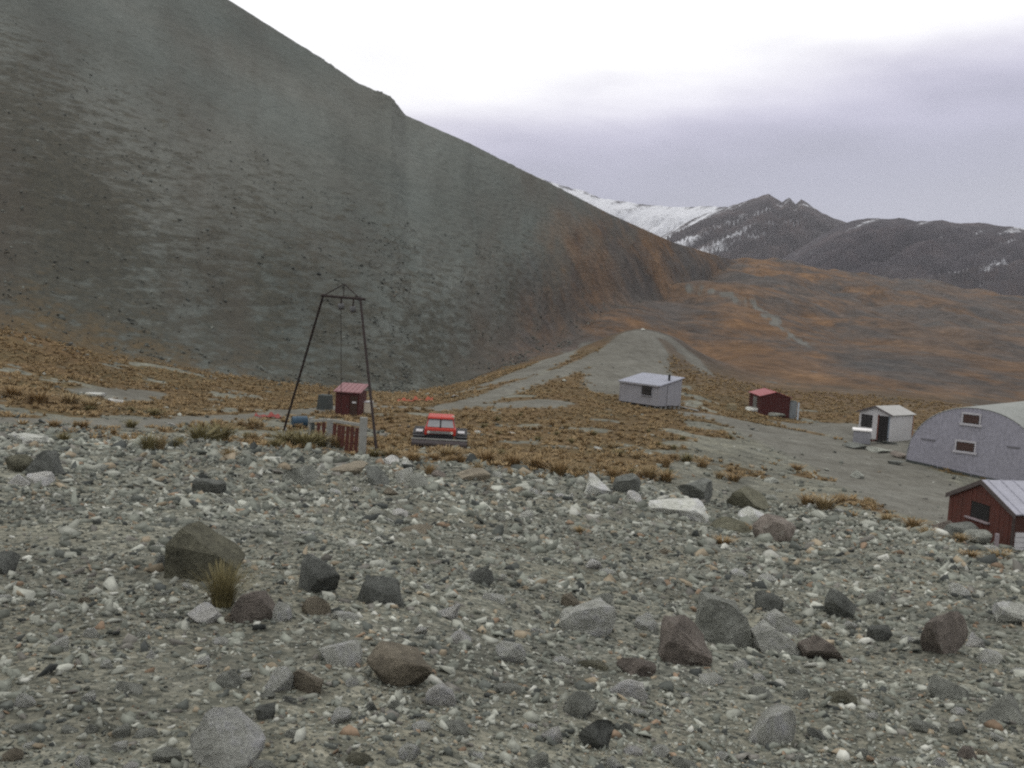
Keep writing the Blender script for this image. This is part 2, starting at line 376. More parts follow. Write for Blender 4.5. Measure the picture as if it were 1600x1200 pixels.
def scree_mat():
    m_, t, b = new_mat('scree')
    geo = N(t, 'ShaderNodeNewGeometry'); P = geo.outputs['Position']
    uvn = N(t, 'ShaderNodeUVMap', uv_map='slope')
    mp1 = N(t, 'ShaderNodeMapping'); mp1.inputs['Scale'].default_value = (0.065, 0.017, 1); t.links.new(uvn.outputs[0], mp1.inputs[0])
    st = noise(t, mp1.outputs[0], 1.0, 7, 0.6)                       # chutes running down the fall line
    mp2 = N(t, 'ShaderNodeMapping'); mp2.inputs['Scale'].default_value = (0.34, 0.3, 1.15); t.links.new(P, mp2.inputs[0])
    fl = noise(t, mp2.outputs[0], 1.0, 7, 0.72)                       # ledges and stripes of stones lying across it
    big = noise(t, P, 0.02, 4); fine = noise(t, P, 1.3, 6, 0.75)
    c0 = ramp(t, [(0.30, (0.088, 0.092, 0.083)), (0.46, (0.108, 0.116, 0.105)), (0.62, (0.136, 0.148, 0.136)), (0.8, (0.122, 0.120, 0.106))]); t.links.new(st.outputs['Fac'], c0.inputs[0])
    r1 = ramp(t, [(0.3, 0.82), (0.7, 1.18)]); t.links.new(fine.outputs['Fac'], r1.inputs[0])
    c = mixc(t, 1.0, c0.outputs[0], r1.outputs[0], 'MULTIPLY')
    rb = ramp(t, [(0.35, (0.9, 0.93, 0.92)), (0.65, (1.1, 1.04, 1.0))]); t.links.new(big.outputs['Fac'], rb.inputs[0])
    c = mixc(t, 1.0, c, rb.outputs[0], 'MULTIPLY')
    # dark bands of coarse rock and cushion plants, thicker towards the foot
    cov = attr(t, 'coarse').outputs['Fac']
    e = math_node(t, 'ADD', fl.outputs['Fac'], math_node(t, 'MULTIPLY', cov, 0.22))
    er = ramp(t, [(0.54, 0.0), (0.68, 0.72)]); t.links.new(e, er.inputs[0])
    dk = ramp(t, [(0.3, (0.038, 0.038, 0.031)), (0.55, (0.064, 0.058, 0.042)), (0.75, (0.090, 0.074, 0.048))]); t.links.new(fine.outputs['Fac'], dk.inputs[0])
    c = mixc(t, er.outputs[0], c, dk.outputs[0])
    # tussock creeping up from the flat
    tv = math_node(t, 'ADD', attr(t, 'turf').outputs['Fac'], math_node(t, 'MULTIPLY', math_node(t, 'SUBTRACT', fl.outputs['Fac'], 0.5), 2.0))
    tr_ = ramp(t, [(0.40, 0.0), (0.85, 0.8)]); t.links.new(tv, tr_.inputs[0])
    tcn = ramp(t, [(0.3, (0.07, 0.055, 0.033)), (0.5, (0.12, 0.086, 0.046)), (0.7, (0.165, 0.118, 0.062))]); t.links.new(fine.outputs['Fac'], tcn.inputs[0])
    c = mixc(t, tr_.outputs[0], c, tcn.outputs[0])
    frc, n7 = russet(t, P)
    rv = math_node(t, 'ADD', attr(t, 'moor').outputs['Fac'], math_node(t, 'MULTIPLY', math_node(t, 'SUBTRACT', st.outputs['Fac'], 0.5), 0.9))
    rvr = ramp(t, [(0.3, 0.0), (0.75, 1.0)]); t.links.new(rv, rvr.inputs[0])
    c = mixc(t, rvr.outputs[0], c, frc)
    bn = noise(t, mp1.outputs[0], 0.55, 5, 0.6); bnr = ramp(t, [(0.52, 0.0), (0.70, 0.6)]); t.links.new(bn.outputs['Fac'], bnr.inputs[0])
    c = mixc(t, bnr.outputs[0], c, (0.094, 0.082, 0.068))
    t.links.new(c, b.inputs['Base Color']); b.inputs['Roughness'].default_value = 0.95; b.inputs['Specular IOR Level'].default_value = 0.1
    bump(t, b, math_node(t, 'ADD', fine.outputs['Fac'], fl.outputs['Fac']), 0.3)
    return m_

def range_mat(name, rock, snowcol=(0.72, 0.73, 0.76)):
    m_, t, b = new_mat(name)
    geo = N(t, 'ShaderNodeNewGeometry'); P = geo.outputs['Position']
    a = noise(t, P, 0.012, 8, 0.65); f = noise(t, P, 0.05, 6, 0.7)
    r1 = ramp(t, [(0.3, tuple(c * 0.6 for c in rock)), (0.5, rock), (0.7, (rock[0] * 1.5, rock[1] * 1.35, rock[2] * 1.25))]); t.links.new(a.outputs['Fac'], r1.inputs[0])
    rc, rn = russet(t, P); fo = ramp(t, [(0.45, 0.0), (0.95, 0.85)]); t.links.new(attr(t, 'foot').outputs['Fac'], fo.inputs[0]); r1c = mixc(t, fo.outputs[0], r1.outputs[0], rc)
    e = math_node(t, 'ADD', attr(t, 'snow').outputs['Fac'], math_node(t, 'MULTIPLY', math_node(t, 'SUBTRACT', f.outputs['Fac'], 0.5), 1.1))
    er = ramp(t, [(0.45, 0.0), (0.75, 1.0)]); t.links.new(e, er.inputs[0])
    c = mixc(t, er.outputs[0], r1c, snowcol)
    t.links.new(c, b.inputs['Base Color']); b.inputs['Roughness'].default_value = 0.9; b.inputs['Specular IOR Level'].default_value = 0.1
    bump(t, b, f.outputs['Fac'], 12)
    return m_

def rock_mat(name, col, spot=None):
    m_, t, b = new_mat(name)
    oi = N(t, 'ShaderNodeObjectInfo'); tc_ = N(t, 'ShaderNodeTexCoord')
    ad = N(t, 'ShaderNodeVectorMath', operation='ADD'); t.links.new(tc_.outputs['Object'], ad.inputs[0])
    mul = math_node(t, 'MULTIPLY', oi.outputs['Random'], 37.0); cx = N(t, 'ShaderNodeCombineXYZ')
    for i in range(3): t.links.new(mul, cx.inputs[i])
    t.links.new(cx.outputs[0], ad.inputs[1]); V = ad.outputs[0]
    a = noise(t, V, 1.6, 7, 0.65); f = noise(t, V, 9, 6, 0.7)
    r1 = ramp(t, [(0.3, tuple(c * 0.6 for c in col)), (0.5, col), (0.7, tuple(min(c * 1.4, 0.6) for c in col))]); t.links.new(a.outputs['Fac'], r1.inputs[0])
    r2 = ramp(t, [(0.3, 0.72), (0.7, 1.22)]); t.links.new(f.outputs['Fac'], r2.inputs[0])
    c = mixc(t, 1.0, r1.outputs[0], r2.outputs[0], 'MULTIPLY')
    sp = noise(t, V, 4.5, 5, 0.6); rs = ramp(t, [(0.60, 0.0), (0.68, 0.7)]); t.links.new(sp.outputs['Fac'], rs.inputs[0])
    c = mixc(t, rs.outputs[0], c, spot or tuple(min(k * 1.6, 0.5) for k in col))
    t.links.new(c, b.inputs['Base Color']); b.inputs['Roughness'].default_value = 0.9; b.inputs['Specular IOR Level'].default_value = 0.15
    bump(t, b, math_node(t, 'ADD', math_node(t, 'MULTIPLY', a.outputs['Fac'], 2.0), f.outputs['Fac']), 0.13)
    return m_
RM = {
    'pale grey': rock_mat('pale_rock', (0.56, 0.565, 0.50)),
    'grey': rock_mat('grey_rock', (0.32, 0.328, 0.285)),
    'dark grey': rock_mat('dark_rock', (0.175, 0.182, 0.163), (0.27, 0.275, 0.24)),
    'tan': rock_mat('tan_rock', (0.26, 0.228, 0.172)),
    'rust brown': rock_mat('rust_rock', (0.24, 0.208, 0.178), (0.31, 0.29, 0.25)),
    'olive': rock_mat('mossy_rock', (0.165, 0.160, 0.115), (0.21, 0.195, 0.125)),
    'white': rock_mat('white_rock', (0.64, 0.63, 0.58)),
}
def tint_mat(name, attrname, rough=0.95):
    m_, t, b = new_mat(name); geo = N(t, 'ShaderNodeNewGeometry')
    f = noise(t, geo.outputs['Position'], 30, 4, 0.7); r2 = ramp(t, [(0.3, 0.75), (0.7, 1.2)]); t.links.new(f.outputs['Fac'], r2.inputs[0])
    c = mixc(t, 1.0, attr(t, attrname).outputs['Color'], r2.outputs[0], 'MULTIPLY')
    t.links.new(c, b.inputs['Base Color']); b.inputs['Roughness'].default_value = rough; b.inputs['Specular IOR Level'].default_value = 0.12
    return m_
M_GROUND, M_SCREE, M_STONE = ground_mat(), scree_mat(), tint_mat('loose_stone', 'tint')

# ------------------------------------------------------------------ big grids
def grid_mesh(name, X, Y, Z, mat, attrs=None, uvs=None):
    nu, nv = X.shape
    V = np.stack([X, Y, Z], -1).reshape(-1, 3)
    i = np.arange(nu * nv).reshape(nu, nv)
    Q = np.stack([i[:-1, :-1], i[1:, :-1], i[1:, 1:], i[:-1, 1:]], -1).reshape(-1, 4)
    me = bpy.data.meshes.new(name)
    me.vertices.add(len(V)); me.vertices.foreach_set('co', V.ravel().astype(np.float32))
    me.loops.add(Q.size); me.loops.foreach_set('vertex_index', Q.ravel().astype(np.int32))
    me.polygons.add(len(Q)); me.polygons.foreach_set('loop_start', np.arange(0, Q.size, 4, dtype=np.int32))
    me.update(calc_edges=True); me.validate()
    for k, a in (attrs or {}).items():
        at = me.attributes.new(k, 'FLOAT', 'POINT'); at.data.foreach_set('value', a.ravel().astype(np.float32))
    if uvs is not None:
        ul = me.uv_layers.new(name='slope')
        ul.data.foreach_set('uv', uvs.reshape(-1, 2)[Q.ravel()].ravel().astype(np.float32))
    me.materials.append(mat); me.shade_smooth()
    o = bpy.data.objects.new(name, me); COL.objects.link(o)
    return o

th = np.concatenate([np.linspace(-1.45, -0.62, 45)[:-1], np.linspace(-0.62, 0.62, 560), np.linspace(0.62, 1.45, 45)[1:]])
rr_ = np.concatenate([[0.6, 1.1, 1.6, 2.1, 2.5], np.geomspace(2.8, 160, 400), np.geomspace(163, 3500, 135)])
TH, RR = np.meshgrid(th[::-1], rr_, indexing='ij')
GX, GY = RR * np.sin(TH), RR * np.cos(TH)
GZ = ground(GX, GY) - 3.0e-2 * np.maximum(RR - 1150, 0)
gm, rm_ = masks(GX, GY)
rus = np.maximum(sstep(95, 150, RR) * sstep(0.0, 0.16, TH + 0.1 * sstep(150, 250, RR)), sstep(130, 170, RR))
go = grid_mesh('ground', GX, GY, GZ, M_GROUND, {'grass': gm, 'road': rm_, 'russet': rus})
tag(go, 'stony basin floor with tan tussock turf and worn gravel tracks', 'ground', kind='structure')

def curve_interp(P, s):
    k = np.arange(len(P)); return np.stack([np.interp(s, k, P[:, i]) for i in range(P.shape[1])], -1)
# the scree mountain: ridge line to toe line, concave, with a back slope
RP = np.array([pt(a, b, c) for a, b, c, *_ in RIDGE]); TP = np.array([pt(d, e, f) for *_, d, e, f in RIDGE])
NU, NV = 430, 300
s = np.linspace(0, len(RIDGE) - 1, NU); Rg, Tg = curve_interp(RP, s), curve_interp(TP, s)
for k in range(6):                               # soften the kinks of the foot line
    Tg[1:-1] = (Tg[:-2] + 2 * Tg[1:-1] + Tg[2:]) / 4
vv = np.concatenate([np.linspace(-0.5, -0.02, 24), np.linspace(0, 1.14, NV)])
Sg, Vg = np.meshgrid(s, vv, indexing='ij')
X = Rg[:, None, 0] + (Tg - Rg)[:, None, 0] * Vg; Y = Rg[:, None, 1] + (Tg - Rg)[:, None, 1] * Vg
fz = np.where(Vg < 0, -Vg * 0.9, 1 - (1 - np.clip(Vg, 0, 1.2)) * (1 + 0.18 * (np.clip(Vg, 0, 1.2) - 1) * -1 * 0 - 0.16 * Vg))
Z = Rg[:, None, 2] + (Tg - Rg)[:, None, 2] * fz
amp = sstep(0.0, 0.12, np.abs(Vg)) * (1 - 0.7 * sstep(0.85, 1.0, Vg))
LEN = np.hypot(Tg[:, 0] - Rg[:, 0], Tg[:, 1] - Rg[:, 1])[:, None]
Ug = np.cumsum(np.concatenate([[0], np.hypot(*np.diff((Rg + Tg)[:, :2] / 2, axis=0).T)]))[:, None] + 0 * Vg
Dn = Vg * LEN * 1.15
Z = Z + amp * (0.8 * fbm(Ug / 17, Dn / 60, 61, 4) + 0.12 * fbm(X / 5, Z / 2.2 + Y / 9, 63, 4, 0.6)) + (0.12 + 0.3 * amp) * fbm(Ug / 1.6, Dn / 1.6, 64, 3)
GR = ground(X, Y); ft = 0.74 - 0.3 * sstep(8, 11, Sg); foot = sstep(0, 1, (Vg - ft) / (1 - ft))
Z = Z * (1 - foot) + (GR - 0.15) * foot - 8 * np.maximum(Vg - 1.0, 0)
crag = np.exp(-((Sg - 6.9) / 0.5) ** 2) + 0.5 * np.exp(-((Sg - 5.2) / 0.35) ** 2) + 0.35 * np.exp(-((Sg - 10.5) / 1.2) ** 2)
Z = Z + crag * np.exp(-(Vg / 0.09) ** 2) * (2.0 * np.abs(fbm(Ug / 2.6, Dn / 2.6, 66, 4, 0.65)))
coarse = sstep(0.42, 0.95, Vg) * 0.75 + 0.5 * sstep(5, 1, Sg) * sstep(0.35, 0.8, Vg) + 0.15 * sstep(8.5, 10.5, Sg) + 0.2 * sstep(0.12, 0.0, Vg) + 0.45 * fbm(Ug / 14, Dn / 45, 67) - 0.35 * sstep(0.55, 0.3, Vg)
turf = 0.95 * sstep(0.80, 1.02, Vg) * sstep(7.5, 2.5, Sg) + 0.12 * sstep(0.5, 0.85, Vg) * sstep(4.0, 2.2, Sg) + 0.25 * sstep(0.93, 1.0, Vg)
moor = sstep(7.6, 13.2, Sg + 2.2 * Vg - 1.2) * 1.1 - 0.12 + 0.25 * fbm(Ug / 30, Dn / 40, 68)
sm = grid_mesh('scree_mountain', X[::-1], Y[::-1], Z[::-1], M_SCREE, {'coarse': coarse[::-1], 'turf': turf[::-1], 'moor': moor[::-1]}, np.stack([Ug, Dn], -1)[::-1])
tag(sm, 'huge grey scree slope climbing to the upper left behind the gantry', 'mountain', kind='structure')
MX, MY, MZ = X, Y, Z

def far_range(name, label, crest, fall, mat, snow_fn, seed, rib, lean):
    P = np.array([pt(*c) for c in crest]); K = 260
    s_ = np.linspace(0, len(P) - 1, K); C = curve_interp(P, s_)
    v_ = np.concatenate([np.linspace(-0.4, -0.03, 10), np.linspace(0, 1, 110)])
    A_, V_ = np.meshgrid(np.arange(K), v_, indexing='ij')
    U_ = np.cumsum(np.concatenate([[0], np.hypot(*np.diff(C[:, :2], axis=0).T)]))[:, None] + 0 * V_
    X_ = C[:, None, 0] - V_ * fall * 0.25; Y_ = C[:, None, 1] - V_ * fall
    h = (C[:, None, 2] - EYE[2]) + 30
    Z_ = C[:, None, 2] - h * np.where(V_ < 0, -V_ * 0.8, 1.25 * V_ - 0.25 * V_ * V_)
    q = (U_ + lean * V_ * fall) / rib
    rd = 1 - np.abs(fbm(q, V_ * 1.2, seed, 5, 0.6)) * 2.4
    a_ = sstep(0, 0.25, V_) * (1 - 0.3 * V_)
    Z_ = Z_ + a_ * h * 0.30 * (rd - 0.6) + h * 0.012 * fbm(U_ / 26, V_ * fall / 26, seed + 3, 3)
    sn = snow_fn(s_[:, None] + 0 * V_, V_, fbm(q * 2.6, V_ * 1.6, seed + 9, 5, 0.6), U_) - 0.35 * (rd - 0.5)
    return tag(grid_mesh(name, X_[::-1], Y_[::-1], Z_[::-1], mat, {'snow': sn[::-1], 'foot': (V_ + 0.25 * fbm(q, V_ * 3, seed + 5))[::-1]}), label, 'mountain', kind='structure')
far_range('snowy_mountain', 'snow covered mountain ridge at the head of the valley', [(700,225,3300),(790,252,3300),(840,277,3300),(866,286,3300),(893,294,3300),(915,299,3300),(935,309,3300),(975,315,3300),(1010,320,3300),(1060,324,3300),(1110,322,3250),(1150,325,3200),(1230,345,3150)],
          900, range_mat('snowy_rock', (0.10, 0.095, 0.10)), lambda s_, v_, n_, u_: 0.98 + 0.75 * n_ - 0.25 * sstep(9, 11, s_) - 0.25 * sstep(0.04, 0.0, v_), 101, 160, 0.6)
far_range('rocky_mountain', 'dark jagged peak dusted with streaks of snow', [(960,425,2350),(1000,392,2350),(1030,372,2350),(1062,352,2350),(1100,335,2350),(1140,322,2350),(1172,312,2350),(1200,303,2350),(1212,309,2350),(1222,316,2350),(1233,308,2350),(1243,319,2350),(1252,311,2350),(1268,322,2350),(1285,333,2350),(1303,341,2350),(1330,350,2350),(1400,385,2350),(1500,420,2350)],
          800, range_mat('peak_rock', (0.072, 0.062, 0.064)), lambda s_, v_, n_, u_: 0.32 + 1.0 * n_ + 0.28 * sstep(9, 3, s_) - 0.2 * sstep(0.55, 0.9, v_), 121, 85, 1.1)
far_range('low_mountain', 'long dark rounded ridge closing the valley on the right', [(1120,440,1800),(1200,415,1800),(1250,388,1800),(1285,366,1800),(1310,352,1800),(1340,343,1800),(1372,340,1800),(1388,343,1800),(1405,340,1800),(1430,345,1800),(1448,346,1800),(1470,344,1800),(1500,349,1800),(1530,348,1800),(1560,352,1800),(1600,357,1800),(1700,366,1800),(1850,372,1800),(2000,400,1800)],
          700, range_mat('ridge_rock', (0.068, 0.06, 0.066)), lambda s_, v_, n_, u_: 0.30 + 0.95 * n_ - 0.25 * sstep(0.5, 0.8, v_), 141, 110, 1.0)

# ------------------------------------------------------------------ rocks
def rock_geo(seed, sub=2, cuts=14, rough=0.05, scale=(1, 1, 1), lo=0.36, hi=0.78):
    r = np.random.default_rng(seed)
    bm = bmesh.new(); bmesh.ops.create_icosphere(bm, subdivisions=sub, radius=1)
    V = np.array([v.co for v in bm.verts]); Fc = [tuple(v.index for v in f.verts) for f in bm.faces]; bm.free()
    for k in range(cuts):
        nrm = r.normal(size=3); nrm /= np.linalg.norm(nrm); d = r.uniform(lo, hi)
        e = np.maximum(V @ nrm - d, 0); V = V - e[:, None] * nrm * 0.97
    for k in range(5):
        a = r.normal(size=3) * (2.2 + k * 1.3); V = V + rough / (1 + k * .6) * np.sin(V @ a + r.uniform(0, 6))[:, None] * V
    V = V * np.array(scale)
    V[:, 2] -= 0
    return V, Fc
VAR = []
SH = {'blocky': (1, 0.85, 0.75), 'flat': (1.1, 0.85, 0.42), 'angular': (1.0, 0.7, 0.62), 'rounded': (0.95, 0.9, 0.7)}
for i, (k, sc) in enumerate([(k, v) for k, v in SH.items() for _ in range(4)]):
    V, Fc = rock_geo(200 + i, 2, 6 if k == 'rounded' else 12, 0.05 if k != 'rounded' else 0.03, sc)
    VAR.append((k, mesh_of('rock', [tuple(v) for v in V], Fc, RM['grey'])))
HULLS = []
def hull(seed, npt, sc):
    r = np.random.default_rng(seed); P = r.normal(size=(npt, 3)); P /= np.linalg.norm(P, axis=1)[:, None]; P *= r.uniform(0.75, 1, (npt, 1)); P *= sc
    bm = bmesh.new()
    for p in P: bm.verts.new(p)
    res = bmesh.ops.convex_hull(bm, input=bm.verts)
    bmesh.ops.delete(bm, geom=[v for v in bm.verts if not v.link_faces], context='VERTS')
    bm.verts.index_update(); bm.normal_update()
    out = np.array([v.co for v in bm.verts]), np.array([[v.index for v in f.verts] for f in bm.faces]); bm.free(); return out
for i in range(24):
    HULLS.append(hull(i, int(rng.integers(8, 11)), (1.0, rng.uniform(0.6, 0.95), rng.uniform(0.35, 0.75))))
PAL = np.array([(0.18,0.188,0.158),(0.135,0.142,0.12),(0.225,0.23,0.195),(0.32,0.325,0.28),(0.088,0.094,0.083),(0.052,0.056,0.052),(0.25,0.21,0.15),(0.2,0.145,0.10),(0.40,0.40,0.355),(0.155,0.148,0.13)])
PW = np.array([.2,.17,.18,.13,.10,.08,.05,.02,.02,.05]); PW = PW / PW.sum()
def scatter(name, x, y, z, size, sink, mat, seed, pal=PAL, pw=PW, tiltmax=0.35):
    r = np.random.default_rng(seed); nS = len(x)
    hv = r.integers(0, len(HULLS), nS); yaw = r.uniform(0, 2 * np.pi, nS); tx = r.normal(0, tiltmax, nS); ty = r.normal(0, tiltmax, nS)
    colr = pal[r.choice(len(pal), nS, p=PW if pw is None else pw)] * r.uniform(0.8, 1.2, (nS, 1)) * np.clip(1 + 0.42 * fbm(x / 1.3, y / 1.3, 171, 3) + 0.3 * fbm(x / 5, y / 5, 172, 3), .6, 1.4)[:, None]
    AV, AF, AC = [], [], []; off = 0
    for h in range(len(HULLS)):
        ii = np.where(hv == h)[0]
        if not len(ii): continue
        HV, HF = HULLS[h]
        c, s_ = np.cos(yaw[ii]), np.sin(yaw[ii])
        P = HV[None] * size[ii][:, None, None]
        P = np.stack([P[..., 0], P[..., 1], P[..., 2] + P[..., 0] * tx[ii][:, None] + P[..., 1] * ty[ii][:, None]], -1)
        P = np.stack([P[..., 0] * c[:, None] - P[..., 1] * s_[:, None], P[..., 0] * s_[:, None] + P[..., 1] * c[:, None], P[..., 2]], -1)
        P += np.stack([x[ii], y[ii], z[ii] + sink * size[ii]], -1)[:, None, :]
        AV.append(P.reshape(-1, 3)); nv_ = len(HV)
        AF.append((HF[None] + (np.arange(len(ii)) * nv_)[:, None, None] + off).reshape(-1, 3)); off += nv_ * len(ii)
        AC.append(np.repeat(colr[ii], nv_, axis=0))
    V = np.concatenate(AV); Fc = np.concatenate(AF); Cc = np.concatenate(AC)
    me = bpy.data.meshes.new(name)
    me.vertices.add(len(V)); me.vertices.foreach_set('co', V.ravel().astype(np.float32))
    me.loops.add(Fc.size); me.loops.foreach_set('vertex_index', Fc.ravel().astype(np.int32))
    me.polygons.add(len(Fc)); me.polygons.foreach_set('loop_start', np.arange(0, Fc.size, 3, dtype=np.int32))
    me.update(calc_edges=True)
    at = me.attributes.new('tint', 'FLOAT_COLOR', 'POINT'); at.data.foreach_set('color', np.concatenate([Cc, np.ones((len(Cc), 1))], 1).ravel().astype(np.float32))
    me.materials.append(mat)
    o = bpy.data.objects.new(name, me); COL.objects.link(o); return o

# loose gravel of the near slope
nP = 84000
ths = rng.uniform(-0.53, 0.53, nP); Ds = np.exp(rng.uniform(np.log(3.5), np.log(46), nP))
px_, py_ = Ds * np.sin(ths), Ds * np.cos(ths)
g_, r_ = masks(px_, py_)
dens = fbm(px_ / 2.5, py_ / 2.5, 71) * 0.6 + 0.85 + 0.3 * (Ds < 9)
keep = (g_ < 0.5 + 0.5 * rng.random(nP) * (g_ < .8)) & (rng.random(nP) < dens) & (rng.random(nP) > r_ * 0.9)
px_, py_, Ds = px_[keep], py_[keep], Ds[keep]
siz = Ds * np.exp(rng.normal(np.log(0.0021), 0.6, len(Ds))); siz = np.clip(siz, 0.010, 0.17)
siz *= 0.8 + 0.5 * np.clip(fbm(px_ / 3, py_ / 3, 73), -0.6, 1)
o = scatter('gravel', px_, py_, ground(px_, py_), siz, 0.15, M_STONE, 5)
tag(o, 'loose broken grey gravel covering the near slope', 'gravel', kind='stuff')
nP = 13000
ths = rng.uniform(-0.53, 0.53, nP); Ds = np.exp(rng.uniform(np.log(3.6), np.log(42), nP)); px_, py_ = Ds * np.sin(ths), Ds * np.cos(ths)
g_, r_ = masks(px_, py_); keep = (g_ < .5) & (r_ < .3) & (rng.random(nP) < 0.5 + 1.3 * fbm(px_ / 2.2, py_ / 2.2, 79) + 0.35 * (Ds < 7)); px_, py_, Ds = px_[keep], py_[keep], Ds[keep]
siz = Ds * np.clip(np.exp(rng.normal(np.log(0.0060), 0.40, len(Ds))), .0028, .0135)
o = scatter('broken_stone', px_, py_, ground(px_, py_), siz, 0.05, M_STONE, 15, PAL * 1.12, np.array([.21,.15,.2,.17,.07,.05,.06,.02,.03,.04]), 0.32)
tag(o, 'broken stones lying thickly among the gravel', 'rubble', kind='stuff')
# stones strewn over the flat and the lower scree
nP = 9000
ths = rng.uniform(-0.6, 0.6, nP); Ds = np.exp(rng.uniform(np.log(34), np.log(115), nP)); px_, py_ = Ds * np.sin(ths), Ds * np.cos(ths)
g_, r_ = masks(px_, py_); keep = (rng.random(nP) > r_ * 0.85) & (fbm(px_ / 6, py_ / 6, 75) > -0.25 + 0.45 * g_)
px_, py_, Ds = px_[keep], py_[keep], Ds[keep]
siz = np.clip(np.exp(rng.normal(np.log(0.10), 0.55, len(Ds))), 0.04, 0.42)
o = scatter('rubble', px_, py_, ground(px_, py_), siz, 0.2, M_STONE, 6)
tag(o, 'scattered stones between the tussocks of the basin floor', 'rubble', kind='stuff')
nP = 9000
iu = rng.integers(0, NU, nP * 3); iv = (24 + NV * (1 - rng.random(nP * 3) ** 1.9 * 0.5) * 0.87).astype(int)
okk = (fbm(Ug[iu, iv] / 9, Dn[iu, iv] / 4, 77) > 0.02) & (MX[iu, iv] ** 2 + MY[iu, iv] ** 2 > 60 ** 2); iu, iv = iu[okk][:nP], iv[okk][:nP]
siz = np.clip(np.exp(rng.normal(np.log(0.16), 0.4, len(iu))), 0.08, 0.45)
PALM = 0.55 * PAL * np.array([0.72, 0.74, 0.74]) + 0.45 * np.array([0.085, 0.088, 0.08])
o = scatter('scree_rubble', MX[iu, iv] + rng.normal(0, .25, len(iu)), MY[iu, iv], MZ[iu, iv], siz, 0.1, M_STONE, 7, PALM)
tag(o, 'coarse fallen stones strewn over the lower scree slope', 'rubble', kind='stuff')

# boulders one can point to: (px, base_py, width_px, height_px, colour, shape, label, short phrase)
def place_rock(me, px, py, wpx, hpx, colour, depth=0.8, rz=None, sink=0.12, tilt=0.0):
    P = hit(px, py); D = P[1]
    o = bpy.data.objects.new('boulder' if wpx > 46 else 'stone', me); COL.objects.link(o)
    W, H = wpx / F * D, hpx / F * D * 0.97
    co = np.array([v.co for v in me.vertices]); ex = (co.max(0) - co.min(0)); cz = co.min(0)[2]
    o.scale = (W / ex[0], W * depth / ex[1], H * (1 + sink) / ex[2])
    o.rotation_euler = (0, tilt, rz if rz is not None else 0)
    y = P[1] + W * depth * 0.4; x = P[0] * y / P[1]
    zb = min(gz(x, y), P[2] + 0.02)
    o.location = (x, y, P[2] - cz * o.scale[2] - sink * H)
    if o.material_slots:
        o.material_slots[0].link = 'OBJECT'; o.material_slots[0].material = RM[colour]
    return o
def shaped(points, rough=0.035, sub=3, seed=1):   # a boulder of a given outline: hull of points, broken up a little
    bm = bmesh.new()
    for p in points: bm.verts.new(p)
    bmesh.ops.convex_hull(bm, input=bm.verts)
    bmesh.ops.delete(bm, geom=[v for v in bm.verts if not v.link_faces], context='VERTS')
    bmesh.ops.triangulate(bm, faces=bm.faces)
    bmesh.ops.subdivide_edges(bm, edges=bm.edges, cuts=sub, use_grid_fill=True)
    r = np.random.default_rng(seed); ks = r.normal(size=(7, 3)) * np.linspace(2, 12, 7)[:, None]; ph = r.uniform(0, 6, 7)
    for v in bm.verts:
        c = np.array(v.co); d = sum(math.sin(c @ ks[i] + ph[i]) / (1 + i * .7) for i in range(7)) * rough
        v.co += v.co.normalized() * d
    me = bpy.data.meshes.new('boulder'); bm.to_mesh(me); bm.free(); me.materials.append(RM['grey']); return me
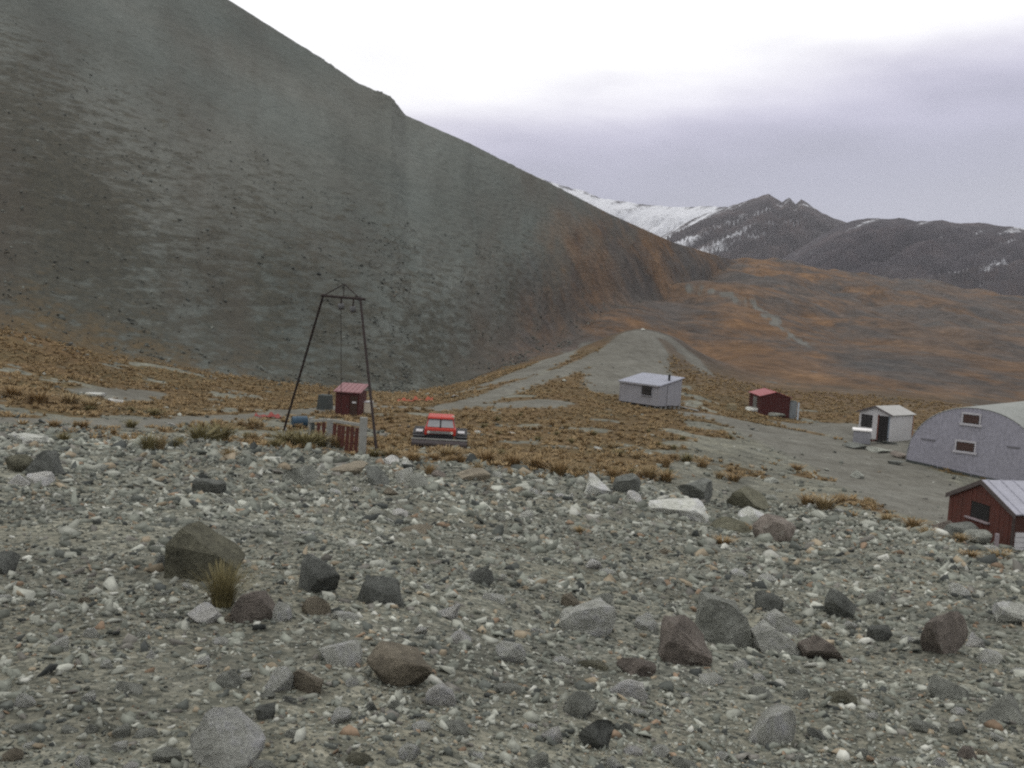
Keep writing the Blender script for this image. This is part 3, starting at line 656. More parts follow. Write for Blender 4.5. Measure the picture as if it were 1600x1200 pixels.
BIG = [
 (322,908,112,84,'olive','SLANT','large slanting boulder with pale ridged top, tussock growing against it','the large slanting boulder'),
 (396,972,80,48,'rust brown','PUR','purple brown rounded boulder in front of the tussock under the slanting boulder','the purple brown boulder'),
 (497,930,72,58,'dark grey','angular','dark pointed boulder standing alone right of the slanting boulder','the dark pointed boulder'),
 (602,945,82,44,'dark grey','flat','long dark slab right of the dark pointed boulder','the long dark slab'),
 (345,1205,118,88,'pale grey','blocky','largest pale stone at the bottom edge of the photo','the largest pale stone'),
 (436,1082,46,36,'pale grey','rounded','pale grey stone paired with a tan stone on its right','the pale grey paired stone'),
 (482,1084,52,34,'tan','rounded','tan stone paired with a pale grey stone on its left','the tan paired stone'),
 (622,1078,112,56,'tan','flat','broad tan slab with a dark front face near the bottom','the broad tan slab'),
 (684,1104,50,34,'white','rounded','whitish stone lying at the right foot of the broad tan slab','the whitish stone'),
 (703,966,36,22,'white','angular','small white stone alone on gravel right of the long dark slab','the small white stone'),
 (498,962,46,28,'tan','angular','orange tan stone below the dark pointed boulder','the orange tan stone'),
 (910,990,100,46,'pale grey','LONG','long pale smooth stone lying left of the shadowed boulder','the long pale stone'),
 (893,952,36,22,'tan','rounded','small tan stone just behind the long pale stone','the small tan stone'),
 (937,950,38,24,'grey','flat','small grey stone just behind the long pale stone','the small grey stone'),
 (1066,1040,86,66,'rust brown','TOP','boulder with pale top and deeply shadowed brown front','the shadowed boulder'),
 (1128,1008,92,76,'grey','TALL','tallest mottled grey boulder in the right foreground','the tallest mottled boulder'),
 (1212,1022,80,42,'pale grey','LEAN','pale curved slab leaning at the right of the tallest mottled boulder','the pale curved slab'),
 (1228,990,66,30,'pale grey','LEAN','thin pale slab leaning behind the pale curved slab','the thin pale slab'),
 (1196,955,48,28,'dark grey','rounded','dark stone behind the leaning pale slabs','the dark stone behind the slabs'),
 (1318,966,48,44,'dark grey','angular','dark pointed stone alone right of the leaning pale slabs','the right dark pointed stone'),
 (1275,1030,70,36,'rust brown','blocky','brown stone with pale top right of the pale curved slab','the brown topped stone'),
 (1467,1022,86,66,'rust brown','blocky','reddish brown boulder, biggest on the right slope','the reddish brown boulder'),
 (1526,1012,38,20,'white','angular','white sliver of stone right of the reddish brown boulder','the white sliver'),
 (1205,1166,78,56,'pale grey','rounded','domed pale stone at the bottom right of the shadowed boulder','the domed pale stone'),
 (1465,1092,64,34,'grey','flat','grey stone with dark undercut below the reddish brown boulder','the undercut grey stone'),
 (1567,1132,80,40,'grey','flat','flat grey slab near the bottom right corner','the corner slab'),
 (1580,975,66,30,'pale grey','flat','low pale stone at the right edge above the corner slab','the right edge pale stone'),
 (930,774,48,32,'pale grey','blocky','pale topped boulder on the crest of the slope below the grass','the crest pale boulder'),
 (978,772,44,32,'dark grey','rounded','dark boulder touching the crest pale boulder on its right','the crest dark boulder'),
 (988,784,26,18,'white','rounded','round whitish stone in front of the crest dark boulder','the round whitish stone'),
 (1093,784,60,36,'dark grey','blocky','dark craggy boulder behind the pale ledge on the crest','the dark craggy boulder'),
 (1167,796,66,34,'olive','rounded','olive rounded boulder right of the dark craggy boulder','the olive rounded boulder'),
 (1075,812,96,26,'pale grey','flat','long pale ledge of rock on the crest','the long pale ledge'),
 (1176,814,56,18,'pale grey','flat','short pale slab right of the long pale ledge','the short pale slab'),
 (1200,842,64,34,'rust brown','angular','brown angular boulder below the short pale slab','the brown angular boulder'),
 (1140,832,60,22,'olive','flat','flat olive rock between the long pale ledge and brown angular boulder','the flat olive rock'),
 (738,752,58,17,'tan','flat','flat capstone perched on small stones on the crest','the flat capstone'),
 (632,756,30,28,'pale grey','angular','pale upright stone on the crest left of the flat capstone','the pale upright stone'),
 (655,762,34,22,'grey','angular','grey angular stone right of the pale upright stone','the grey crest stone'),
 (466,756,58,30,'grey','blocky','low grey block on the crest below the plank fence','the low grey block'),
 (548,742,60,18,'tan','flat','tan slab on the crest right of the low grey block','the tan crest slab'),
 (586,758,44,30,'dark grey','angular','dark crest stone between the tan slab and pale upright stone','the dark crest stone'),
 (606,774,26,12,'tan','flat','small tan flat stone below the dark crest stone','the small tan flat stone'),
 (612,726,30,14,'white','angular','whitish stone just right of the right gantry leg foot','the gantry foot stone'),
 (634,730,26,13,'pale grey','angular','pale stone second right of the right gantry leg foot','the second gantry foot stone'),
 (72,742,60,40,'dark grey','LEFT','dark humped boulder at the left with white stones below','the dark humped boulder'),
 (28,738,44,28,'olive','rounded','olive boulder left of the dark humped boulder','the olive left boulder'),
 (28,758,32,16,'white','rounded','white stone below the olive boulder at the left','the left white stone'),
 (58,757,40,18,'white','flat','long white stone below the dark humped boulder','the long white stone'),
 (44,692,62,12,'pale grey','flat','pale flat slab behind the dark humped boulder','the pale left slab'),
 (328,772,56,24,'dark grey','flat','low dark rock on the gravel above the slanting boulder','the low dark rock'),
 (10,898,50,34,'dark grey','blocky','dark boulder cut by the left edge of the photo','the left edge boulder'),
 (652,832,56,9,'tan','flat','long thin tan slab lying flat in the mid gravel','the thin tan slab'),
 (624,806,30,8,'white','flat','thin white slab behind the thin tan slab','the thin white slab'),
 (322,972,52,26,'white','flat','whitish flat stone left of the purple brown boulder','the whitish flat stone'),
 (440,972,30,30,'pale grey','angular','pale pointed stone right of the purple brown boulder','the pale pointed stone'),
 (520,1040,72,34,'pale grey','flat','pale flat slab above the tan paired stone','the pale flat slab'),
 (640,1190,36,24,'pale grey','rounded','pale stone at the bottom edge below the broad tan slab','the bottom pale stone'),
 (982,1092,62,30,'white','flat','whitish slab on the gravel below the shadowed boulder','the whitish slab'),
 (905,1120,56,42,'grey','rounded','grey squarish stone left of the whitish slab','the grey squarish stone'),
 (930,1172,64,46,'dark grey','angular','dark stone at the bottom below the grey squarish stone','the bottom dark stone'),
 (862,1162,36,26,'white','angular','white stone at the bottom left of the bottom dark stone','the bottom white stone'),
 (1000,1058,66,26,'rust brown','flat','brown flat slab below left of the shadowed boulder','the brown flat slab'),
 (1010,985,40,26,'pale grey','rounded','pale stone between the long pale stone and shadowed boulder','the pale gap stone'),
]
SHAPES = {
 'SLANT': [(-1,-.5,-.6),(-.92,-.6,.62),(-.62,-.35,1),(-.95,.4,.7),(-.5,.5,.95),(.55,-.5,.38),(1,-.35,.05),(1,.4,.15),(.6,.5,.4),(.95,-.3,-.2),(.1,-.5,-.9),(-.8,.5,-.9),(.4,.5,-.9),(-.7,-.45,-.9)],
 'PUR': [(-1,-.3,-.8),(-.85,-.5,.1),(-.45,-.5,.8),(.1,-.4,1),(.7,-.5,.5),(1,-.3,-.3),(.9,-.3,-.9),(-.6,.6,.5),(.3,.6,.8),(.9,.6,-.2),(-.9,.6,-.8),(.8,.6,-.9),(0,-.8,-.8)],
 'LONG': [(-1,-.2,-.6),(-.8,-.3,.1),(-.3,-.4,.7),(.5,-.4,1),(.95,-.2,.9),(.85,-.4,-.1),(.4,-.6,-.8),(-.3,-.6,-.8),(-.6,.5,.3),(.6,.6,.9),(.9,.5,-.7),(-.9,.4,-.8)],
 'TOP': [(-1,-.5,.2),(-.7,-.6,.55),(-.2,-.5,.5),(.5,-.5,.1),(1,-.4,-.1),(.9,-.3,-1),(-.8,-.35,-1),(-.7,.5,1),(.1,.6,1),(.9,.6,.4),(1,.6,-1),(-1,.6,-1),(-.4,-.2,.95)],
 'TALL': [(-.9,-.5,-1),(-.95,-.4,.5),(-.75,-.5,1),(.1,-.55,.85),(.8,-.4,.45),(1,-.4,-.5),(.9,-.4,-1),(-.8,.5,.9),(.5,.6,.7),(.95,.6,-1),(-.9,.6,-1),(.1,-.75,-.3)],
 'LEAN': [(-1,-.3,.5),(-.7,-.2,1),(-.2,-.3,.9),(.5,-.3,.2),(1,-.3,-.8),(.6,-.6,-1),(-.5,-.5,-.7),(-1,.4,.4),(-.4,.5,.9),(.8,.5,-.5),(-.9,.4,-1),(.9,.4,-1)],
 'LEFT': [(-1,-.4,-1),(-.7,-.5,-.1),(-.2,-.4,.7),(.15,-.3,1),(.5,-.4,.5),(.85,-.5,-.2),(1,-.4,-1),(-.5,.5,.3),(.2,.6,.8),(.9,.6,-1),(-.9,.6,-1)],
}
LM = []                                            # (px, py, phrase) used to say where the smaller stones and tussocks are
lead = {}
for i, (px, py, wp, hp, colr, shp, lab, phr) in enumerate(BIG):
    if shp in SHAPES: me = shaped(SHAPES[shp], 0.05, 3, i)
    else:
        V, Fc = rock_geo(900 + i, 3, 10 if shp == 'rounded' else 16, 0.04, SH[shp], 0.45 if shp == 'rounded' else 0.30, 0.85 if shp == 'rounded' else 0.72); me = mesh_of('boulder', [tuple(v) for v in V], Fc, RM['grey'])
    o = place_rock(me, px, py, wp, hp, colr, 0.85, rz=0.0, sink=0.5)
    tag(o, lab, 'boulder' if wp > 46 else 'stone', 'stones and boulders lying on the gravel slope')
    LM.append((px, py - hp / 2, phr, max(wp, hp)))
def relation(px, py, lms):
    d = [(math.hypot(px - a, (py - b) * 1.3), a, b, p) for a, b, p, *_ in lms]
    L, a, b, p = min(d); dx, dy = px - a, py - b
    near = 'just ' if L < 55 else ('' if L < 120 else 'some way ')
    if abs(dx) > abs(dy) * 2.2: r = 'right of' if dx > 0 else 'left of'
    elif abs(dy) > abs(dx) * 2.2: r = 'below' if dy > 0 else 'above'
    else: r = ('below' if dy > 0 else 'above') + (' and right of' if dx > 0 else ' and left of')
    return f'{near}{r} {p}'
sizes = []
cnt = 0; tries = 0; used = []
SEEN = {}
def label_once(lab, alts):
    for a in [lab] + alts:
        if a not in SEEN: SEEN[a] = 1; return a
    SEEN[lab] += 1; return lab
names = list(RM)
while cnt < 150 and tries < 6000:
    tries += 1
    if random.random() < 0.72:
        px = random.uniform(-10, 1610); py = 1205 - 300 * random.random() ** 1.25
    elif random.random() < 0.6:
        px = random.uniform(380, 1330); py = random.uniform(728, 775) + max(0, px - 800) * 0.13
    else:
        px = random.uniform(0, 1600); py = random.uniform(740, 905)
    if px > 1400 and py < 890: continue
    near = (py > 880)
    wpx = (random.choice([20, 22, 24, 26, 30, 34, 40, 46]) * (1.12 if py > 1000 else 0.9)) if near else random.choice([12, 14, 16, 18, 22, 28])
    if any(math.hypot(px - a, (py - b) * 1.2) < (s_ + wpx) * 0.45 for a, b, p, s_ in LM): continue
    if any(math.hypot(px - a, (py - b) * 1.2) < (s_ + wpx) * 0.5 for a, b, s_ in used): continue
    used.append((px, py, wpx))
    k, me = random.choices(VAR, [6 if v[0] == 'flat' else 3 if v[0] == 'angular' else 1 if v[0] == 'blocky' else .3 for v in VAR])[0]
    colr = random.choices(names, [40, 36, 5, 10, 3, 2, 10])[0]
    hpx = wpx * {'blocky': .58, 'flat': .32, 'angular': .5, 'rounded': .5}[k] * random.uniform(0.85, 1.1)
    o = place_rock(me, px, py, wpx, hpx, colr, random.uniform(.6, .95), rz=random.uniform(-.5, .5), sink=0.8, tilt=random.uniform(-.3, .3))
    o.name = 'stone'
    sz = 'small ' if wpx < 20 else ('' if wpx < 36 else 'large ')
    rel = relation(px, py, LM)
    lab = f'{sz}{colr} {k} stone {rel}'
    lab = label_once(lab, [lab.replace(' stone ', ' stone lying low ' if hpx < wpx * .5 else ' stone sticking up '), lab.replace(' stone ', ' chunky stone ' if hpx > wpx * .5 else ' thin stone ')])
    tag(o, lab, 'stone', 'stones and boulders lying on the gravel slope'); cnt += 1

# ------------------------------------------------------------------ tussocks
def blade_mat(name, c0, c1):
    m_, t, b = new_mat(name)
    tc_ = N(t, 'ShaderNodeTexCoord'); nn = noise(t, tc_.outputs['Object'], 14, 3)
    r1 = ramp(t, [(0.3, c0), (0.7, c1)]); t.links.new(nn.outputs['Fac'], r1.inputs[0])
    t.links.new(r1.outputs[0], b.inputs['Base Color']); b.inputs['Roughness'].default_value = 0.8
    return m_
TM = {'straw': blade_mat('straw_tussock', (0.21, 0.16, 0.085), (0.33, 0.25, 0.14)),
      'orange tan': blade_mat('tan_tussock', (0.20, 0.138, 0.068), (0.30, 0.212, 0.108)),
      'olive': blade_mat('olive_tussock', (0.13, 0.115, 0.055), (0.22, 0.185, 0.09))}
def tussock_geo(seed, nb, segs=2, wd=0.03):
    r = np.random.default_rng(seed); V = []; Fc = []
    for i in range(nb):
        a = r.uniform(0, 2 * np.pi); rad = 0.16 * math.sqrt(r.random()); L = r.uniform(0.55, 1.0); out = r.uniform(0.1, 0.62) * (0.5 + rad / 0.16 * .6)
        b0 = np.array([rad * math.cos(a), rad * math.sin(a), -0.06]); d = np.array([math.cos(a + r.normal(0, .5)), math.sin(a + r.normal(0, .5)), 0]); sd_ = np.array([-d[1], d[0], 0])
        o = len(V)
        for k in range(segs + 1):
            t_ = k / segs; c = b0 + d * out * t_ ** 1.6 + np.array([0, 0, L * (t_ - 0.32 * out * t_ * t_)]); w_ = wd * (1 - t_ * 0.8)
            V += [tuple(c - sd_ * w_), tuple(c + sd_ * w_)]
        for k in range(segs): Fc.append((o + 2 * k, o + 2 * k + 1, o + 2 * k + 3, o + 2 * k + 2))
    return V, Fc
TV = [mesh_of('tussock', *tussock_geo(50 + i, 150, 2, 0.026), TM['straw']) for i in range(5)]
TLM = [(689, 670, 'the red snowcat'), (1012, 615, 'the grey hut'), (525, 680, 'the plank fence'), (1383, 665, 'the white hut'), (443, 668, 'the left gantry leg'),
       (590, 705, 'the right gantry leg'), (1200, 630, 'the red hut'), (1535, 810, 'the brown hut'), (1500, 720, 'the arched hall'), (548, 626, 'the tow shed')] + \
      [l[:3] for l in LM if l[1] < 800]
TG = 'tussock clumps around the edge of the flat'
NEAR_T = mesh_of('tussock', *tussock_geo(99, 520, 3, 0.009), TM['olive'])
def tussock(px, py, wpx, hpx, colr, lab=None):
    P = hit(px, py); o = bpy.data.objects.new('tussock', NEAR_T if lab else random.choice(TV)); COL.objects.link(o)
    W = wpx / F * P[1]; H = hpx / F * P[1]
    o.scale = (W / 1.0, W / 1.0, H / 0.85); o.rotation_euler = (0, 0, random.uniform(0, 6.28)); o.location = tuple(P)
    o.material_slots[0].link = 'OBJECT'; o.material_slots[0].material = TM[colr]
    if lab is None:
        sz = 'big ' if wpx > 34 else ('' if wpx > 20 else 'small ')
        lab = f'{sz}{colr} tussock {relation(px, py, TLM)}'
        lab = label_once(lab, [lab.replace('tussock', 'tussock, squat,') if hpx < wpx * .6 else lab.replace('tussock', 'tussock, upright,')])
    return tag(o, lab, 'tussock', TG)
tussock(347, 948, 84, 72, 'olive', 'yellow olive tussock tucked under the right side of the slanting boulder')
LISTED = [(312,690,46,26,'olive'),(342,689,50,28,'olive'),(232,703,34,26,'olive'),(250,702,26,24,'straw'),(278,700,24,16,'olive'),(358,719,28,20,'straw'),(448,696,50,24,'olive'),(476,700,54,28,'olive'),
 (500,698,42,22,'olive'),(528,700,36,20,'straw'),(430,700,26,14,'olive'),(612,716,34,16,'straw'),(645,722,34,16,'orange tan'),(672,742,22,16,'orange tan'),(700,716,44,18,'straw'),(745,740,24,18,'straw'),
 (760,722,40,18,'orange tan'),(800,728,44,20,'orange tan'),(840,732,46,20,'orange tan'),(872,742,44,24,'orange tan'),(905,742,30,16,'straw'),(958,748,30,18,'orange tan'),(1012,748,34,20,'straw'),(1040,730,22,16,'orange tan'),
 (1040,752,34,18,'orange tan'),(1072,722,26,14,'olive'),(1098,730,22,12,'orange tan'),(1146,752,30,14,'orange tan'),(1124,748,18,12,'straw'),(1262,790,34,18,'orange tan'),(1288,796,42,22,'straw'),(1312,788,28,16,'orange tan'),
 (1385,815,24,12,'straw'),(1425,826,32,18,'orange tan'),(1448,838,26,14,'straw'),(1245,735,26,10,'orange tan'),(1130,850,34,12,'rust'),(1165,832,24,14,'orange tan'),(905,832,20,9,'straw'),(100,690,26,14,'olive'),(205,668,24,12,'olive'),(140,640,36,18,'straw'),
 (60,630,44,20,'orange tan'),(110,632,40,18,'straw'),(20,622,44,20,'orange tan'),(240,650,28,12,'olive'),(395,668,30,14,'straw'),(1500,846,30,12,'straw'),(1515,870,30,10,'orange tan'),(1560,872,34,12,'straw')]
for (a, b, c, d, e) in LISTED: tussock(a, b, c * 1.25, d * 1.1, e if e in TM else 'orange tan')
k = 0
while k < 130:
    px = random.uniform(0, 1330); py = random.uniform(640, 770)
    P = hit(px, py)
    g_, r_ = masks(P[:1], P[1:2])
    if g_[0] < 0.45 or P[1] > 75: continue
    wp = random.uniform(0.4, 0.75) / P[1] * F; tussock(px, py, wp, wp * random.uniform(.4, .6), random.choices(list(TM), [3, 6, 2])[0]); k += 1
# the rest of the grass, beyond counting
nP = 38000
ths = rng.uniform(-0.6, 0.6, nP); Ds = np.sqrt(rng.uniform(34 ** 2, 125 ** 2, nP)); px_, py_ = Ds * np.sin(ths), Ds * np.cos(ths)
g_, r_ = masks(px_, py_); keep = rng.random(nP) < g_ * (0.6 + 0.4 * sstep(-.1, .3, fbm(px_ / 4, py_ / 4, 83)))
px_, py_ = px_[keep][:15000], py_[keep][:15000]; pz_ = ground(px_, py_)
def grass_mass(name, x, y, z, seed, mat, lo, hi):
    r = np.random.default_rng(seed); vs = [tussock_geo(300 + i, 17, 1, 0.085) for i in range(6)]
    V = []; Fs = []; off = 0
    for j in range(6):
        ii = np.arange(j, len(x), 6); HV = np.array(vs[j][0]); HF = np.array(vs[j][1])
        a = r.uniform(0, 6.28, len(ii)); sc = r.uniform(lo, hi, len(ii)); sz = sc * r.uniform(.28, .6, len(ii))
        Q = np.stack([(HV[None, :, 0] * np.cos(a)[:, None] - HV[None, :, 1] * np.sin(a)[:, None]) * sc[:, None] + x[ii][:, None],
                      (HV[None, :, 0] * np.sin(a)[:, None] + HV[None, :, 1] * np.cos(a)[:, None]) * sc[:, None] + y[ii][:, None], HV[None, :, 2] * sz[:, None] + z[ii][:, None]], -1)
        V.append(Q.reshape(-1, 3)); Fs.append((HF[None] + (np.arange(len(ii)) * len(HV))[:, None, None] + off).reshape(-1, 4)); off += len(ii) * len(HV)
    V = np.concatenate(V); Fs = np.concatenate(Fs)
    me = bpy.data.meshes.new(name); me.vertices.add(len(V)); me.vertices.foreach_set('co', V.ravel().astype(np.float32))
    me.loops.add(Fs.size); me.loops.foreach_set('vertex_index', Fs.ravel().astype(np.int32)); me.polygons.add(len(Fs)); me.polygons.foreach_set('loop_start', np.arange(0, Fs.size, 4, dtype=np.int32))
    me.update(calc_edges=True); me.materials.append(mat)
    o = bpy.data.objects.new(name, me); COL.objects.link(o); return o
def mass_mat():
    m_, t, b = new_mat('tussock_grass'); geo = N(t, 'ShaderNodeNewGeometry')
    n1 = noise(t, geo.outputs['Position'], 0.5, 5, 0.7); n2 = noise(t, geo.outputs['Position'], 6, 3)
    r1 = ramp(t, [(0.28, (0.18, 0.14, 0.078)), (0.5, (0.275, 0.196, 0.102)), (0.72, (0.37, 0.275, 0.15))]); t.links.new(n1.outputs['Fac'], r1.inputs[0])
    r2 = ramp(t, [(0.3, 0.7), (0.7, 1.25)]); t.links.new(n2.outputs['Fac'], r2.inputs[0])
    t.links.new(mixc(t, 1.0, r1.outputs[0], r2.outputs[0], 'MULTIPLY'), b.inputs['Base Color']); b.inputs['Roughness'].default_value = 0.85
    return m_
gm_o = grass_mass('tussock_grass', px_, py_, pz_, 9, mass_mat(), 0.3, 0.62)
tag(gm_o, 'low tan tussock grass covering the basin floor', 'grass', kind='stuff')

# ------------------------------------------------------------------ materials of built things
rust = worn('rusty_steel', (0.022, 0.016, 0.015), (0.05, 0.03, 0.024), 0.8, 4)
steel = worn('dull_steel', (0.10, 0.10, 0.10), None, 0.6, 4)
redp = worn('red_shed_paint', (0.066, 0.017, 0.015), (0.042, 0.019, 0.017), 0.75, 2.5)
redroof = worn('faded_red_roof', (0.24, 0.115, 0.12), (0.17, 0.09, 0.095), 0.6, 2)
brown = worn('brown_boards', (0.10, 0.036, 0.027), (0.06, 0.036, 0.030), 0.85, 2.5)
palegrey = worn('weathered_pale_timber', (0.26, 0.26, 0.24), (0.16, 0.16, 0.14), 0.9, 3)
white = worn('white_paint', (0.50, 0.495, 0.50), (0.34, 0.32, 0.31), 0.7, 1.5)
cream = worn('cream_paint', (0.55, 0.5, 0.4), (0.35, 0.3, 0.22), 0.7, 2)
galv = worn('galvanised_wall', (0.27, 0.268, 0.285), (0.205, 0.2, 0.21), 0.6, 0.9)
galvroof = worn('galvanised_roof', (0.34, 0.35, 0.40), (0.26, 0.27, 0.30), 0.55, 1.0)
nissen = worn('grey_lilac_cladding', (0.29, 0.285, 0.325), (0.225, 0.22, 0.245), 0.7, 0.5)
nroof = worn('pale_green_roof', (0.25, 0.258, 0.24), (0.17, 0.18, 0.16), 0.7, 0.8)
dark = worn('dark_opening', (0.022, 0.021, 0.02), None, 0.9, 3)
glass = worn('dark_window_glass', (0.03, 0.03, 0.032), (0.045, 0.04, 0.04), 0.15, 1, spec=0.5)
brownglass = worn('brown_window_glass', (0.06, 0.034, 0.028), (0.035, 0.025, 0.022), 0.25, 1.5, spec=0.4)
bluetarp = worn('blue_drum_paint', (0.03, 0.065, 0.10), (0.02, 0.035, 0.045), 0.5, 2)
slate = worn('dark_grey_green_paint', (0.055, 0.062, 0.058), None, 0.7, 2)
catred = worn('snowcat_red_paint', (0.40, 0.036, 0.022), (0.25, 0.03, 0.022), 0.45, 2)
screen = worn('grey_windscreen', (0.25, 0.255, 0.26), (0.16, 0.165, 0.17), 0.12, 1.5, spec=0.5)
rubber = worn('black_rubber', (0.02, 0.02, 0.022), None, 0.85, 4)
orangenet = worn('faded_orange_plastic', (0.34, 0.085, 0.045), (0.2, 0.07, 0.045), 0.7, 2)
redplas = worn('faded_red_sheet', (0.25, 0.055, 0.045), (0.14, 0.05, 0.04), 0.7, 2)
lens = worn('lamp_lens', (0.6, 0.58, 0.5), None, 0.2, 3, spec=0.5)

def az(a): return np.array([math.sin(R(a)), math.cos(R(a)), 0.0])      # unit vector by azimuth, degrees right of straight ahead
def solve_len(P, d, px):                                                # how far along d until the photo column px
    lo, hi = 0.0, 40.0; s0 = np.sign(px - proj(P)[0])
    for _ in range(60):
        m_ = (lo + hi) / 2
        if (proj(P + d * m_)[0] - px) * s0 < 0: lo = m_
        else: hi = m_
    return lo
def hpx(P, py):                                                         # height above P seen at photo row py
    lo, hi = -2.0, 20.0
    for _ in range(60):
        m_ = (lo + hi) / 2
        if proj(P + np.array([0, 0, m_]))[1] > py: lo = m_
        else: hi = m_
    return lo
def corr(mb, a, b, h0, h1, th_=0.03, pitch=0.25, amp=0.012, top=None):
    """an upright corrugated sheet from a to b (local xy), from z=h0 up to h1 (or top(t))"""
    a = np.array(a, float); b = np.array(b, float); L = np.linalg.norm(b - a); d = (b - a) / L; nrm = np.array([-d[1], d[0]])
    k = max(4, int(L / pitch) * 4); V = []; Fc = []
    for j in range(k + 1):
        t = j / k; c = a + (b - a) * t; off = amp * (1 if (j % 4) in (1, 2) else -1)
        zt = top(t) if top else h1
        for s_ in (off, off - th_):
            p = c + nrm * s_; V += [(p[0], p[1], h0), (p[0], p[1], zt)]
    for j in range(k):
        o = j * 4; q = o + 4
        Fc += [(o, q, q + 1, o + 1), (o + 2, o + 3, q + 3, q + 2), (o + 1, q + 1, q + 3, o + 3), (o, o + 2, q + 2, q)]
    Fc += [(0, 1, 3, 2), (k * 4, k * 4 + 2, k * 4 + 3, k * 4 + 1)]
    mb.add(V, Fc); return mb
def slab(mb, quad, t_, seams=0):                                         # a roof sheet: quad of four points, thickness downwards
    q = [Vector(p) for p in quad]; nrm = (q[1] - q[0]).cross(q[3] - q[0]).normalized()
    if nrm.z < 0: nrm = -nrm
    mb.prism([p - nrm * t_ for p in q], nrm * t_)
    for i in range(seams):
        f = (i + 0.5) / seams; a, b = q[0].lerp(q[1], f), q[3].lerp(q[2], f); d = (q[1] - q[0]).normalized() * 0.02
        mb.prism([a - d + nrm * .002, a + d + nrm * .002, a + d + nrm * .03, a - d + nrm * .03], b - a)
    return mb

# ------------------------------------------------------------------ the rope tow gantry
gl, grr = hit(442, 672), hit(590, 710)
gb = pt(505, 462, (gl[1] + grr[1]) / 2 + 0.6); ge = pt(563, 467, (gl[1] + grr[1]) / 2 - 0.6)
ga = pt(538, 444, (gl[1] + grr[1]) / 2)
base = (gl + grr) / 2; L_ = lambda p: tuple(np.asarray(p) - base)
g = thing('gantry', 'tall rusty A-shaped rope tow gantry with two leaning legs', 'gantry', base)
obj('leg', MB().tube(L_(gl - np.array([0, 0, .2])), L_(gb + (gb - gl) * 0.01), 0.062, 0.056, 10), rust, g)
obj('leg', MB().tube(L_(grr - np.array([0, 0, .2])), L_(ge + (ge - grr) * 0.01), 0.062, 0.056, 10), rust, g)
dv = (ge - gb) / np.linalg.norm(ge - gb)
obj('crossbeam', MB().tube(L_(gb - dv * 0.12), L_(ge + dv * 0.28), 0.062, None, 10), rust, g)
obj('stay', MB().tube(L_(gb), L_(ga), 0.028), rust, g); obj('stay', MB().tube(L_(ge), L_(ga), 0.028), rust, g)
mid = gb * 0.45 + ge * 0.55
obj('king_post', MB().tube(L_(mid), L_(ga), 0.022), rust, g)
for f, drop in ((0.5, 0.42), (0.82, 0.5)):
    p = gb * (1 - f) + ge * f; q = p - np.array([0, 0, drop])
    h = obj('pulley', MB().tube(L_(q - np.array([.13, .03, .05])), L_(q + np.array([.13, .03, -.0])), 0.16, None, 14), steel, g)
    obj('hanger', MB().box(L_(p - np.array([0, 0, drop / 2])), (0.06, 0.12, drop)), rust, h)
pr1 = gb * .5 + ge * .5 - np.array([0, 0, .5]); obj('rope', MB().tube(L_(pr1), L_(pr1 + np.array([-.25, 3.0, -5.4])), 0.016, None, 6), rust, g)
for q in (gl, grr): obj('footing', MB().box(L_(q + np.array([0, 0, 0.0])), (0.45, 0.45, 0.22), taper=.8), palegrey, g, 0.02)

# plank fence in front of the tow shed
fl_, fr_ = hit(485, 690), hit(569, 712)
base = (fl_ + fr_) / 2
def fence_pt(px, py, f): return pt(px, py, fl_[1] * (1 - f) + fr_[1] * f) - base
fe = thing('plank_fence', 'pale framed fence of red brown upright planks under the gantry', 'fence', base)
for a, ytop, ybot, wd, f in ((486, 652, 700, 0.16, 0.0), (516, 655, 690, 0.26, 0.36), (568, 652, 714, 0.30, 1.0)):
    t_ = fence_pt(a, ytop, f); b_ = fence_pt(a - 2, ybot, f)
    obj('post', MB().box(((t_[0] + b_[0]) / 2, (t_[1]), (t_[2] + b_[2]) / 2), (wd, 0.2, t_[2] - b_[2])), palegrey, fe, 0.015)
def bar(mb, a, b, wdt, hgt):
    a = Vector(a); b = Vector(b); n_ = Vector((0, -wdt, 0))
    return mb.prism([a + Vector((0, wdt / 2, 0)), a + Vector((0, -wdt / 2, 0)), a + Vector((0, -wdt / 2, hgt)), a + Vector((0, wdt / 2, hgt))], b - a)
obj('rail', bar(MB(), fence_pt(482, 660, 0.0), fence_pt(515, 658, .33), 0.16, 0.12), palegrey, fe)
obj('rail', bar(MB(), fence_pt(518, 659, .39), fence_pt(562, 666, .96), 0.16, 0.12), palegrey, fe)
PX = [(490, 682), (499, 683), (507, 684), (524, 688), (531, 690), (537, 694), (544, 704), (551, 706), (558, 708)]
for i, (a, yb) in enumerate(PX):
    f = (a - 485) / 84; yt = 660 if a < 516 else 661 + (a - 516) * 0.16
    t_ = fence_pt(a, yt, f); b_ = fence_pt(a - 1.5, yb + 3, f)
    obj('plank', MB().box(((t_[0] + b_[0]) / 2, t_[1] - 0.13, (t_[2] + b_[2]) / 2), (0.165, 0.035, t_[2] - b_[2]), ry=R(1.5)), slate if i == 0 else brown, fe)

